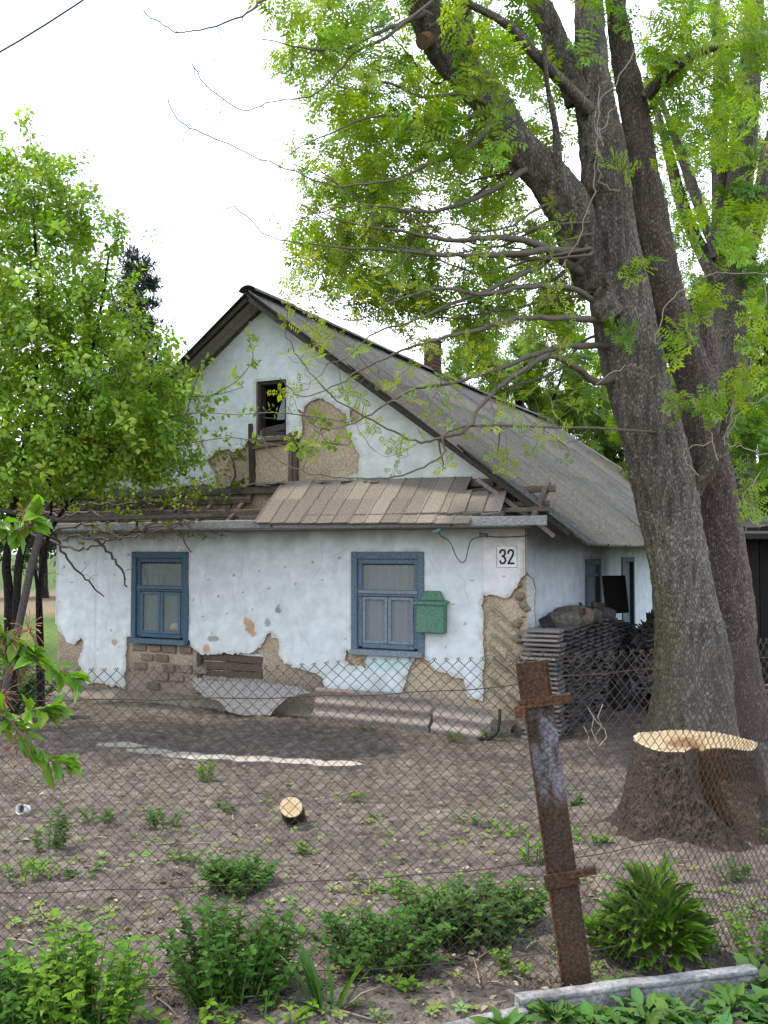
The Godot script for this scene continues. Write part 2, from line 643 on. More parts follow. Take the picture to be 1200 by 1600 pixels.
func build_walls() -> void:
	# thick clay core with openings, closed on all sides
	var core := CSGCombiner3D.new()
	core.name = "wall_core"
	core.set_meta("kind", "structure")
	var cm: StandardMaterial3D = M.clay
	var add := func(size: Vector3, pos: Vector3, cut := false) -> void:
		var x := CSGBox3D.new()
		x.name = "block"
		x.size = size; x.position = pos
		x.material = cm
		if cut: x.operation = CSGShape3D.OPERATION_SUBTRACTION
		core.add_child(x, true)
	add.call(Vector3(7.98, 2.9, 0.36), Vector3(-3.99, 1.3, -0.23))
	add.call(Vector3(0.36, 2.9, 17.0), Vector3(-0.23, 1.301, -8.6))
	add.call(Vector3(0.36, 2.9, 17.0), Vector3(-7.75, 1.302, -8.6))
	add.call(Vector3(7.9, 2.9, 0.36), Vector3(-4.0, 1.303, -17.0))
	for w in [WIN_R, WIN_L]: add.call(Vector3(1.02, 1.34, 0.9), Vector3((w[0] + w[1]) / 2, (w[2] + w[3]) / 2, -0.23), true)
	add.call(Vector3(0.9, 0.86, 1.0), Vector3(-0.2, 1.75, -3.48), true)
	add.call(Vector3(0.9, 2.1, 1.1), Vector3(-0.2, 1.15, -6.2), true)
	house.add_child(core)
	part("ceiling", box_mesh(Vector3(7.9, 0.1, 17.0), Color(0.2, 0.16, 0.12)), M.clay, house, Transform3D(Basis(), Vector3(-4.0, 2.80, -8.6)))
	# front wall: clay skin, then the limewashed plaster with pieces fallen off
	var clean := [rect(WIN_R[0] + 0.03, WIN_R[1] - 0.03, WIN_R[2] + 0.02, WIN_R[3] - 0.02), rect(WIN_L[0] + 0.03, WIN_L[1] - 0.03, WIN_L[2] + 0.02, WIN_L[3] - 0.02)]
	var timber_gap := rect(-5.13, -4.0, 0.42, 0.80)
	part("clay_wall", coat(-8.0, 0.0, -0.25, 2.62, 0.03, [timber_gap], clean, func(p): return 1.0,
		func(p): return 0.0 + nz.get_noise_2d(p.x * 120.0, p.y * 120.0) * 0.022 + nz.get_noise_2d(p.x * 420.0, p.y * 420.0) * 0.012, clay_colour, -0.06), M.clay, house)
	var holes := [
		pv([[-0.575, 1.76], [-0.47, 1.72], [-0.36, 1.70], [-0.27, 1.69], [-0.18, 1.72], [-0.10, 1.86], [-0.02, 1.97], [0.06, 2.0], [0.06, -0.3], [-0.58, -0.3]]),
		pv([[-2.60, 0.90], [-2.62, 0.80], [-2.55, 0.70], [-2.40, 0.72], [-2.30, 0.70], [-2.26, 0.90]]),
		pv([[-1.50, 0.95], [-1.40, 0.84], [-1.30, 0.78], [-1.13, 0.68], [-0.86, 0.62], [-0.80, 0.40], [-0.57, 0.33], [-0.57, -0.3], [-1.62, -0.3], [-1.72, 0.40], [-1.66, 0.62], [-1.58, 0.80]]),
		pv([[-6.50, 0.95], [-5.30, 0.95], [-5.25, 0.86], [-5.12, 0.78], [-4.99, 0.74], [-4.80, 0.77], [-4.60, 0.78], [-4.40, 0.80], [-4.15, 0.82], [-4.02, 0.90], [-3.96, 1.04], [-3.86, 1.10], [-3.72, 1.02], [-3.70, 0.80], [-3.62, 0.68], [-3.40, 0.62], [-3.15, 0.60], [-3.0, 0.53], [-2.88, 0.30], [-2.6, 0.20], [-1.6, 0.20], [-1.6, -0.3], [-6.60, -0.3], [-6.55, 0.4]]),
		pv([[-8.1, 1.15], [-7.95, 1.1], [-7.90, 0.98], [-7.75, 0.84], [-7.60, 0.80], [-7.44, 0.90], [-7.38, 0.86], [-7.40, 0.70], [-7.50, 0.55], [-7.42, 0.40], [-7.30, 0.20], [-6.5, 0.15], [-6.5, -0.3], [-8.1, -0.3]]),
		pv([[-3.05, 0.24], [-0.5, 0.22], [-0.5, -0.3], [-3.05, -0.3]]),
	]
	var dep := func(p): return 0.045 + nz.get_noise_2d(p.x * 28.0, p.y * 22.0) * 0.022 + nz.get_noise_2d(p.x * 130.0, p.y * 130.0) * 0.004 + (0.022 if p.x > -0.566 else 0.0) + (0.016 if p.x < -7.15 else 0.0)
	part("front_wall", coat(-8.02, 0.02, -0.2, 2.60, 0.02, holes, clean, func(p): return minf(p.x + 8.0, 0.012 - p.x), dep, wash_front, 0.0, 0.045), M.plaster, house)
	# gable
	var line := func(p): return (5.93 - 0.731 * absf(p.x + 4.0)) - p.y
	var attic := rect(-4.115, -3.594, 4.0, 4.82)
	part("gable_clay", coat(-8.4, 0.4, 2.7, 5.95, 0.04, [], [rect(-4.11, -3.6, 4.01, 4.81)], line,
		func(p): return -0.005 + nz.get_noise_2d(p.x * 120.0, p.y * 120.0) * 0.025 + nz.get_noise_2d(p.x * 420.0, p.y * 420.0) * 0.014, clay_colour, -0.2), M.clay, house)
	var gh := [
		pv([[-4.97, 3.68], [-4.86, 3.78], [-4.70, 3.83], [-4.45, 3.80], [-4.31, 3.88], [-4.22, 3.99], [-3.42, 3.99], [-3.40, 3.90], [-3.33, 4.02], [-3.34, 4.30], [-3.26, 4.42], [-3.05, 4.52], [-2.92, 4.44], [-2.62, 4.24], [-2.58, 3.98], [-2.54, 3.88], [-2.38, 3.66], [-2.40, 3.52], [-2.43, 3.40], [-2.9, 3.25], [-4.8, 3.25], [-4.86, 3.45]]),
		pv([[-2.54, 4.24], [-2.50, 4.32], [-2.40, 4.26], [-2.38, 4.14], [-2.53, 4.12]]),
		pv([[-7.2, 3.25], [-6.6, 3.30], [-6.2, 3.26], [-5.5, 3.30], [-4.9, 3.32], [-4.9, 3.1], [-7.2, 3.1]]),
	]
	var gcol := func(p):
		var c := wash(p).lerp(Color(0.66, 0.71, 0.71), 0.35)
		if p.x > -3.35: c = c.lerp(Color(0.68, 0.69, 0.63), 0.5)
		c = c.lerp(Color(0.62, 0.35, 0.17), dab(p, -2.46, 4.22, 0.10, 0.13))
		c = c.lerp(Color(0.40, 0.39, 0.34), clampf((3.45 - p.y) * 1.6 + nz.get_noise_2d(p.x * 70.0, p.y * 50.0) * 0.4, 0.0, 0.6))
		return c
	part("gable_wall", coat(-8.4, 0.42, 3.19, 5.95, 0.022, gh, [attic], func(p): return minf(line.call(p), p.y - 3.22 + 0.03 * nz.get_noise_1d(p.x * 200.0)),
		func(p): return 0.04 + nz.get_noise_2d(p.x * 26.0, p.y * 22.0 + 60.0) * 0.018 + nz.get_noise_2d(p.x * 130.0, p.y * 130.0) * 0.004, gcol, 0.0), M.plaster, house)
	# side wall (turned: x of the sheet runs back along the side)
	var side := Transform3D(Basis(Vector3(0, 0, -1), Vector3.UP, Vector3(1, 0, 0)), Vector3(-0.03, 0, 0))
	var sclean := [rect(2.98, 3.98, 1.32, 2.18), rect(5.65, 6.75, 0.1, 2.2), rect(8.7, 9.7, 0.1, 2.15)]
	var shole := [pv([[-0.1, 2.05], [0.10, 1.98], [0.26, 1.95], [0.40, 1.80], [0.34, 1.55], [0.40, 1.30], [0.36, 1.0], [0.42, -0.3], [-0.1, -0.3]])]
	var scol := func(p):
		var c := wash(p).lerp(Color(0.62, 0.71, 0.79), 0.6)
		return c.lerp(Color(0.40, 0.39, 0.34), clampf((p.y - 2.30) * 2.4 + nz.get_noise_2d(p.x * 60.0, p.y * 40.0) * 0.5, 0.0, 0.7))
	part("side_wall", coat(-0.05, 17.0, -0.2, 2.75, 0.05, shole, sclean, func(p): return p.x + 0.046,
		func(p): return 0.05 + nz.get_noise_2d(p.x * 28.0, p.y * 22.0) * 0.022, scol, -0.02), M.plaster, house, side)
	part("side_clay", coat(0.0, 0.6, -0.2, 2.6, 0.03, [], [], func(p): return 1.0,
		func(p): return 0.012 + nz.get_noise_2d(p.x * 200.0, p.y * 200.0) * 0.03, clay_colour, -0.05), M.clay, house, side)
	# sun-dried bricks showing below the left window
	for row in 5:
		for c in 5:
			var x := -6.40 + c * 0.29 + (0.14 if row % 2 else 0.0) + rnd(-0.02, 0.02)
			var y := 0.80 - row * 0.145
			if x > -5.22 or rng.randf() < 0.36: continue
			var w := rnd(0.22, 0.265); var h := rnd(0.10, 0.128)
			var g := rnd(0.75, 1.15)
			var m := box_mesh(Vector3(w, h, 0.08), Color(0.29 * g, 0.235 * g, 0.18 * g), 0.012)
			part("brick", m, M.clay, house, Transform3D(Basis(Vector3.BACK, rnd(-0.04, 0.04)), Vector3(x + 0.13, y, rnd(-0.012, 0.012))))
	for q in [[-4.57, 0.71, 1.14, 0.11, -0.015], [-4.55, 0.585, 1.10, 0.12, 0.012], [-4.56, 0.46, 1.08, 0.11, 0.03]]:   # wall timbers in the gap
		part("timber", rough_plank(q[2], q[3], 0.12, Color(0.17, 0.132, 0.103), q[0] + q[1]), M.wood, house, Transform3D(Basis(Vector3.BACK, q[4]), Vector3(q[0], q[1], -0.065)))
	part("timber", rough_plank(0.62, 0.08, 0.07, Color(0.13, 0.10, 0.082), 2.0), M.wood, house, Transform3D(Basis(Vector3.BACK, PI / 2 + 0.02), Vector3(-5.13, 0.46, -0.005)))
	part("timber", rough_plank(0.5, 0.075, 0.06, Color(0.13, 0.10, 0.08), 2.5), M.wood, house, Transform3D(Basis(Vector3.BACK, 0.01), Vector3(-5.85, 0.872, 0.012)))
	# laths nailed slantwise on the bare right corner
	for q in [[-0.50, 1.58, 0.62], [-0.49, 1.42, 0.66], [-0.50, 1.24, 0.66], [-0.50, 1.06, 0.60], [-0.50, 0.88, 0.58], [-0.51, 0.70, 0.52], [-0.52, 0.52, 0.5]]:
		var n := 2 if rng.randf() < 0.65 else 1
		for s in n:
			var ln: float = q[2] * (1.0 if n == 1 else rnd(0.42, 0.6))
			var a := -0.68 + rnd(-0.07, 0.07)
			var x0: float = q[0] + (0.0 if s == 0 else 0.24) + rnd(0.0, 0.05)
			var y0: float = q[1] - (0.0 if s == 0 else 0.20) + rnd(-0.03, 0.03)
			var ctr := Vector3(x0 + cos(a) * ln * 0.5, y0 + sin(a) * ln * 0.5, rnd(0.034, 0.05))
			if ctr.x + cos(a) * ln * 0.5 > 0.05: ln *= 0.75
			part("lath", rough_plank(ln, 0.036, 0.02, Color(0.46, 0.39, 0.29) * rnd(0.8, 1.15), q[1] + s), M.wood, house, Transform3D(Basis(Vector3.BACK, a), ctr))
	for q in 16:   # clay lumps clinging to the corner
		var s := SphereMesh.new()
		s.radius = rnd(0.03, 0.07); s.height = s.radius * 1.6; s.radial_segments = 7; s.rings = 4
		part("clay_lump", s, M.clay_lump if M.has("clay_lump") else clay_lump(), house, Transform3D(Basis.from_euler(Vector3(rnd(0, 3), rnd(0, 3), 0)).scaled(Vector3(1, rnd(0.6, 1.1), 1)), Vector3(rnd(-0.13, 0.03), rnd(0.9, 1.88), rnd(0.0, 0.035))))
	# hairline cracks in the plaster
	for q in [[-3.0, 2.45, -0.35, 12], [-4.4, 2.5, 0.12, 14], [-0.95, 2.1, 0.3, 9], [-5.0, 2.2, -0.1, 16], [-7.0, 2.4, 0.2, 14], [-2.62, 2.32, -0.8, 5], [-1.38, 2.3, 0.7, 5], [-3.4, 1.3, 0.4, 8], [-4.6, 4.7, 1.3, 8], [-3.3, 4.95, 0.9, 8], [-1.9, 3.9, 0.5, 7], [-5.2, 4.1, 0.6, 8]]:
		var pts := []
		var p := Vector3(q[0], q[1], 0.045)
		var ang: float = -PI / 2 + q[2]
		for k in q[3]:
			p.z = 0.0445 + nz.get_noise_2d(p.x * (28.0 if q[1] < 3.0 else 26.0), p.y * 22.0 + (0.0 if q[1] < 3.0 else 60.0)) * (0.022 if q[1] < 3.0 else 0.018) + nz.get_noise_2d(p.x * 130.0, p.y * 130.0) * 0.004 - (0.0 if q[1] < 3.0 else 0.005)
			pts.append(p)
			ang += rnd(-0.7, 0.7)
			ang = lerpf(ang, -PI / 2 + q[2], 0.35)
			p += Vector3(cos(ang), sin(ang), 0) * rnd(0.04, 0.09)
		part("crack", tube_mesh(pts, 0.0022, Color(0.22, 0.22, 0.21), 4), M.twig, house)
	# timber posts round the attic hole
	part("timber", rough_plank(0.86, 0.075, 0.06, Color(0.17, 0.13, 0.10), 5.0), M.wood, house, Transform3D(Basis(Vector3.BACK, PI / 2 - 0.02), Vector3(-3.44, 3.62, 0.02)))
	part("timber", rough_plank(0.86, 0.06, 0.06, Color(0.24, 0.19, 0.14), 5.5), M.wood, house, Transform3D(Basis(Vector3.BACK, PI / 2), Vector3(-3.53, 3.60, 0.015)))
	part("timber", rough_plank(1.0, 0.085, 0.06, Color(0.10, 0.08, 0.065), 6.0), M.wood, house, Transform3D(Basis(Vector3.BACK, PI / 2 + 0.02), Vector3(-4.20, 3.70, 0.018)))
	part("timber", rough_plank(0.70, 0.07, 0.07, Color(0.25, 0.21, 0.17), 7.0), M.wood, house, Transform3D(Basis(Vector3.BACK, 0.03), Vector3(-3.86, 3.955, 0.03)))
	part("timber", rough_plank(0.66, 0.05, 0.05, Color(0.21, 0.17, 0.13), 7.5), M.wood, house, Transform3D(Basis(Vector3.BACK, 0.09), Vector3(-3.85, 3.87, 0.022)))
	# attic opening: frame, dark room behind, a broken piece of glass
	var aw := group_node("attic_window", house)
	for q in [[-4.09, 4.41, 0.05, 0.82], [-3.62, 4.41, 0.045, 0.82], [-3.855, 4.795, 0.52, 0.05], [-3.855, 4.03, 0.52, 0.055]]:
		part("frame", box_mesh(Vector3(q[2], q[3], 0.14), Color(0.10, 0.085, 0.075), 0.006), M.wood, aw, Transform3D(Basis(), Vector3(q[0], q[1], -0.06)))
	part("broken_shutter", rough_plank(0.42, 0.10, 0.02, Color(0.12, 0.1, 0.09), 3.0), M.wood, aw, Transform3D(Basis(Vector3.BACK, 0.12), Vector3(-3.86, 4.11, -0.05)))
	part("broken_shutter", rough_plank(0.46, 0.02, 0.02, Color(0.14, 0.12, 0.1), 3.4), M.wood, aw, Transform3D(Basis(Vector3.BACK, -0.10), Vector3(-3.86, 4.27, -0.05)))
	var bm := MB.new()
	bm.prism(pv([[0, 0], [0.15, 0], [0.15, 0.34], [0.10, 0.30], [0.05, 0.18], [0.02, 0.10]]), 0.01, Transform3D(), Color(0.30, 0.33, 0.35))
	part("torn_board", bm.mesh(), M.paint, aw, Transform3D(Basis(), Vector3(-3.80, 4.24, -0.04)))
	var inside := MB.new()
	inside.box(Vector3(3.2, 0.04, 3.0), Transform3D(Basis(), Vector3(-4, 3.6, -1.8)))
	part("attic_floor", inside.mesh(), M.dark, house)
	# earthen bench along the foot of the wall
	var rows := []; var cols := []
	for r in 150:
		var x := -8.1 + r * 0.0535
		var ring := []; var rc := []
		for q in [[-0.05, 0.24], [0.06, 0.21], [0.20, 0.16], [0.27, 0.10], [0.30, 0.0], [0.34, -0.10], [0.42, -0.22], [0.45, -0.4]]:
			var w := nz.get_noise_2d(x * 60.0, q[0] * 300.0)
			var w2 := nz.get_noise_2d(x * 300.0, q[0] * 700.0)
			ring.append(Vector3(x, q[1] - 0.10 + w * 0.05 + w2 * 0.02, q[0] + w * 0.04))
			rc.append(Color(0.225, 0.185, 0.15).lerp(Color(0.32, 0.275, 0.225), clampf(0.5 + w2, 0.0, 1.0)))
		ring.reverse(); rc.reverse()
		rows.append(ring); cols.append(rc)
	rows.reverse(); cols.reverse()
	var eb := MB.new()
	eb.grid(rows, cols)
	part("earth_bench", eb.mesh(), M.clay, house)

func clay_lump() -> Material:
	M.clay_lump = mat(Color(0.36, 0.29, 0.20), T.fine, Vector3(3, 3, 3), 1.0, T.hmid, 1.5)
	return M.clay_lump

func corrugated(width: float, length: float, pitch: float, amp: float, thick := 0.006, cuts := 2, worn := 0) -> ArrayMesh:   # x across, z along (0 at the top edge), y up
	var b := MB.new()
	var n := int(width / pitch * 8.0)
	for s in 2:
		var rows := []; var cols := []
		for r in cuts + 1:
			var ring := []; var rc := []
			for k in n + 1:
				var x := -width / 2 + width * k / n
				ring.append(Vector3(x, amp * sin(x / pitch * TAU) + (thick if s == 0 else 0.0), length * r / cuts))
				var g := 1.0
				if worn:
					g = 1.0 + 0.45 * nz.get_noise_2d(x * 260.0 + worn * 300.0, r * 9.0) + 0.25 * nz.get_noise_2d(x * 900.0 + worn * 77.0, r * 30.0) - (0.22 if r >= cuts - 1 else 0.0) * (0.6 + 0.4 * sin(x * 9.0 + worn))
				if worn: g *= 1.0 - 0.62 * clampf(-sin(x / pitch * TAU) - 0.1, 0.0, 1.0)  # valleys darker than the crests, so the corrugation reads
				rc.append(Color(g, g * (1.0 + 0.04 * sin(worn)), g * (0.96 + 0.06 * sin(worn * 2.0))))
			rows.append(ring); cols.append(rc)
		if s == 0: rows.reverse()
		b.grid(rows, cols)
	for z in [0.0, length]:
		for k in n:
			var x := -width / 2 + width * k / n; var x2 := -width / 2 + width * (k + 1) / n
			var y := amp * sin(x / pitch * TAU); var y2 := amp * sin(x2 / pitch * TAU)
			var l := [Vector3(x, y, z), Vector3(x2, y2, z), Vector3(x2, y2 + thick, z), Vector3(x, y + thick, z)]
			if z == 0.0: l.reverse()
			b.face(l)
	for e in [-1.0, 1.0]:
		var x: float = width / 2 * e
		var y := amp * sin(x / pitch * TAU)
		var l := [Vector3(x, y, 0), Vector3(x, y + thick, 0), Vector3(x, y + thick, length), Vector3(x, y, length)]
		if e < 0: l.reverse()
		b.face(l)
	return b.mesh()

func tinted(m: StandardMaterial3D, col: Color) -> StandardMaterial3D:
	var d: StandardMaterial3D = m.duplicate()
	d.albedo_color = col.linear_to_srgb()
	return d

func build_roof() -> void:
	var roof := group_node("roof", house)
	var tones := []
	for c in [Color(0.175, 0.164, 0.152), Color(0.145, 0.14, 0.133), Color(0.20, 0.185, 0.168), Color(0.16, 0.156, 0.15)]: tones.append(tinted(M.roof, c))
	var slope := atan(0.731)
	var full := 4.825 / cos(slope)
	var course := full / 3.0
	var sheets := []
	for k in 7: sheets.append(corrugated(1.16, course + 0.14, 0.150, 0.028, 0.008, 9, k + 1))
	for sidey in [1.0, -1.0]:
		for c in 3:
			for k in 15:
				var z := 0.49 - 0.56 - k * 1.08 + rnd(-0.012, 0.012)
				var s0 := c * course + 0.02
				# along-slope axis points down and outwards; across axis runs along the ridge
				var down := Vector3(cos(slope) * sidey, -sin(slope), 0)
				var up := Vector3(sin(slope) * sidey, cos(slope), 0)
				var across := up.cross(down)
				var bs := Basis(across, up, down).rotated(across, 0.022 + rnd(-0.006, 0.006)).rotated(up, rnd(-0.006, 0.006))
				var sag := -0.05 * sin(PI * clampf(k / 14.0, 0, 1)) * (1.0 - c * 0.3)
				var o := Vector3(-4.0, 6.03 + sag, z) + down * s0 + up * (0.016 + (k % 2) * 0.007 - c * 0.004)
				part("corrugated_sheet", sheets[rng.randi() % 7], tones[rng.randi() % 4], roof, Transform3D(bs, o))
		# boards under the sheets
		var deck := MB.new()
		var d2 := Vector3(cos(slope) * sidey, -sin(slope), 0)
		var u2 := Vector3(sin(slope) * sidey, cos(slope), 0)
		deck.box(Vector3(16.0, 0.02, full - 0.12), Transform3D(Basis(u2.cross(d2), u2, d2), Vector3(-4.0, 6.03, -7.62) + d2 * (full / 2 - 0.06) - u2 * 0.035), Color(0.12, 0.10, 0.08))
		part("roof_deck", deck.mesh(), M.wood, roof)
		# battens and rafters that show at the gable
		for q in [[0.45, 0.04, 0.07, 0.0, Color(0.085, 0.072, 0.062)], [0.02, 0.06, 0.06, 0.04, Color(0.19, 0.16, 0.13)]]:
			var len_: float = full - 0.1
			var bb := MB.new()
			bb.box(Vector3(len_, q[2], q[1]), Transform3D(), q[4], 0.006)
			part("rafter", bb.mesh(), M.wood, roof, Transform3D(Basis(d2, u2, d2.cross(u2)), Vector3(-4.0, 6.03, q[0]) + d2 * (len_ / 2) - u2 * (q[3] + 0.06)))
		for k in 2:
			var sb := MB.new()
			sb.box(Vector3(full - 0.25, 0.012, 0.15), Transform3D(), [Color(0.50, 0.46, 0.41), Color(0.42, 0.385, 0.34)][k], 0.003)
			part("soffit_board", sb.mesh(), M.wood, roof, Transform3D(Basis(d2, u2, d2.cross(u2)), Vector3(-4.0, 6.03, 0.14 + k * 0.165) + d2 * (full / 2 - 0.08) - u2 * (0.075 + k * 0.006)))
	# a pale batten hanging loose below the right verge
	part("loose_batten", rough_plank(1.25, 0.06, 0.045, Color(0.33, 0.30, 0.26), 8.0), M.wood, roof, Transform3D(Basis(Vector3(cos(slope), -sin(slope), 0), Vector3(sin(slope), cos(slope), 0), Vector3.BACK), Vector3(-0.02, 2.86, 0.36)))
	# ridge
	for k in 14:
		var rm := MB.new()
		var pts := []; var rc := []
		for e in 2:
			var ring := []; var cc := []
			for a in 9:
				var an := PI * (0.06 + 0.88 * a / 8.0)
				ring.append(Vector3(cos(an) * 0.15, sin(an) * 0.11 - 0.02, (e - 0.5) * 1.16)); cc.append(Color.WHITE)
			pts.append(ring); rc.append(cc)
		rm.grid(pts, rc)
		var sag := -0.05 * sin(PI * k / 14.0)
		part("ridge_cap", rm.mesh(), tones[(k * 3 + 1) % 4], roof, Transform3D(Basis.from_euler(Vector3(rnd(-0.01, 0.01), 0, rnd(-0.03, 0.03))), Vector3(-4.0, 6.06 + sag, -0.1 - k * 1.1)))
	# hipped far end
	var hip := MB.new()
	var a := Vector3(-4, 6.05, -15.4); var e1 := Vector3(0.82, 2.54, -19.2); var e0 := Vector3(0.82, 2.54, -15.4); var e2 := Vector3(-8.82, 2.54, -19.2); var e3 := Vector3(-8.82, 2.54, -15.4)
	hip.face([a, e0, e1]); hip.face([a, e1, e2]); hip.face([a, e2, e3])
	part("hip_slope", hip.mesh(), tones[0], roof)
	# chimney of brick courses
	var ch := group_node("chimney", roof)
	for k in 11:
		var g := rnd(0.8, 1.15)
		part("brick_course", box_mesh(Vector3(0.27, 0.076, 0.34), Color(0.105 * g, 0.066 * g, 0.052 * g), 0.007), M.concrete, ch, Transform3D(Basis(Vector3.UP, rnd(-0.02, 0.02)), Vector3(-3.95 + rnd(-0.005, 0.005), 5.80 + k * 0.08, -6.3)))
	part("brick_course", box_mesh(Vector3(0.30, 0.05, 0.37), Color(0.09, 0.06, 0.05), 0.008), M.concrete, ch, Transform3D(Basis(), Vector3(-3.95, 6.67, -6.3)))

func roof_tile(length := 0.52, width := 0.255) -> ArrayMesh:   # x across, z down the slope, ribbed
	var b := MB.new()
	var prof := [[-0.5, 0.004], [-0.47, 0.022], [-0.40, 0.022], [-0.37, 0.012], [-0.10, 0.011], [-0.06, 0.013], [0.0, 0.013], [0.04, 0.011], [0.40, 0.012], [0.46, 0.015], [0.5, 0.013]]
	var poly := PackedVector2Array()
	for q in prof: poly.append(Vector2(q[0] * width, q[1]))
	poly.append(Vector2(0.5 * width, 0.004)); poly.append(Vector2(0.36 * width, -0.006)); poly.append(Vector2(-0.5 * width, -0.008))
	b.prism(poly, length, Transform3D(), Color.WHITE)
	return b.mesh()

func build_pent() -> void:
	# little tiled roof between the front wall and the gable, half of it gone
	var pent := group_node("pent_roof", house)
	var slope := atan(0.564 / 0.79)
	var down := Vector3(0, -sin(slope), cos(slope))
	var up := Vector3(0, cos(slope), sin(slope))
	var tile := roof_tile()
	var tones := []
	for c in [Color(0.29, 0.25, 0.215), Color(0.25, 0.22, 0.19), Color(0.32, 0.28, 0.245), Color(0.22, 0.195, 0.175)]: tones.append(tinted(M.tile, c))
	for row in 2:
		for k in 13 + (1 - row) * -1:
			var x := -3.50 + k * 0.243 + rnd(-0.008, 0.008)
			if row == 0 and k > 11: continue
			var s0 := 0.02 + row * 0.47
			var bs := Basis(Vector3.RIGHT, up, down).rotated(up, rnd(-0.025, 0.025)).rotated(Vector3.RIGHT, 0.075 + rnd(-0.015, 0.015))
			part("roof_tile", tile, tones[rng.randi() % 4], pent, Transform3D(bs, Vector3(x, 3.295 - 0.012 * k * (0.35 if row == 1 else 0.2), 0.03) + down * s0 + up * (0.03 + rnd(0.0, 0.006) - row * 0.01)))
	for k in 3:   # the loose tiles at the right end
		part("roof_tile", tile, tones[k % 4], pent, Transform3D(Basis(Vector3.RIGHT, up, down).rotated(up, 0.10).rotated(down, 0.05), Vector3(-0.62 + k * 0.235 - 0.12, 3.12 - k * 0.01, 0.14) + down * (0.16 + k * 0.0) + up * 0.065))
	# planks and battens below and beside the tiles
	var m := MB.new()
	var boards := [[-4.2, 3.20, 0.08, 7.6, 0.11, Color(0.20, 0.17, 0.14), 0.0], [-6.0, 3.02, 0.26, 3.9, 0.10, Color(0.14, 0.115, 0.09), 0.012], [-5.6, 2.86, 0.48, 4.4, 0.12, Color(0.16, 0.135, 0.11), -0.01],
		[-0.20, 3.09, 0.10, 1.25, 0.09, Color(0.25, 0.20, 0.155), 0.02], [-0.12, 2.90, 0.30, 1.05, 0.07, Color(0.22, 0.175, 0.135), 0.0], [-0.15, 2.82, 0.52, 1.25, 0.06, Color(0.20, 0.17, 0.14), 0.0], [-2.0, 2.76, 0.70, 3.9, 0.08, Color(0.16, 0.13, 0.10), 0.0]]
	for q in boards:
		part("batten", rough_plank(q[3], q[4], 0.045, q[5], q[0] + q[1]), M.wood, pent, Transform3D(Basis(Vector3.BACK, q[6]), Vector3(q[0], q[1], q[2])))
	for x in [-7.6, -6.6, -5.6, -4.75, -4.2, -3.2, -2.2, -1.2, -0.25, 0.3]:
		part("bracket", box_mesh(Vector3(0.07, 0.08, 0.86), Color(0.17, 0.14, 0.115), 0.006), M.wood, pent, Transform3D(Basis(Vector3.RIGHT, slope), Vector3(x, 3.21, 0.02) + down * 0.42 - up * 0.05))
	part("post", rough_plank(0.42, 0.10, 0.05, Color(0.36, 0.29, 0.21), 9.0), M.wood, pent, Transform3D(Basis(Vector3.BACK, PI / 2), Vector3(-0.17, 3.0, 0.05)))
	# cornice: soffit and fascia boards
	part("soffit", box_mesh(Vector3(8.2, 0.02, 0.76), Color(0.42, 0.44, 0.44)), M.wood, pent, Transform3D(Basis(), Vector3(-3.95, 2.615, 0.36)))
	for q in [[-6.9, 2.3, 0.0], [-4.55, 2.3, 0.004], [-2.05, 2.62, -0.002], [-0.10, 1.20, 0.003]]:
		part("fascia_board", rough_plank(q[1], 0.125, 0.025, Color(0.45, 0.44, 0.43) if q[0] > -1 else Color(0.37, 0.375, 0.37), q[0], 0.004), M.wood, pent, Transform3D(Basis(Vector3.BACK, q[2]), Vector3(q[0], 2.675, 0.755)))
	# rubble lying on the bare cornice: broken tiles, stones, sticks
	var chip := MB.new()
	chip.prism(pv([[-0.12, -0.05], [0.10, -0.07], [0.13, 0.04], [0.0, 0.09], [-0.10, 0.06]]), 0.025, Transform3D(), Color(0.30, 0.26, 0.22))
	var cm := chip.mesh()
	for k in 26:
		var x := rnd(-7.7, -3.75)
		var sc := rnd(0.7, 1.6)
		part("broken_tile", cm, M.tile, pent, Transform3D(Basis.from_euler(Vector3(-PI / 2 + rnd(-0.5, 0.5), rnd(0, 6), rnd(-0.4, 0.4))).scaled(Vector3(sc, sc, sc)), Vector3(x, rnd(2.68, 2.78), rnd(0.15, 0.7))))
	for k in 14:
		part("broken_tile", cm, M.tile, pent, Transform3D(Basis.from_euler(Vector3(-PI / 2 + rnd(-0.3, 0.3), rnd(0, 6), 0)), Vector3(rnd(-4.6, -2.0), rnd(3.24, 3.28), rnd(0.03, 0.09))))

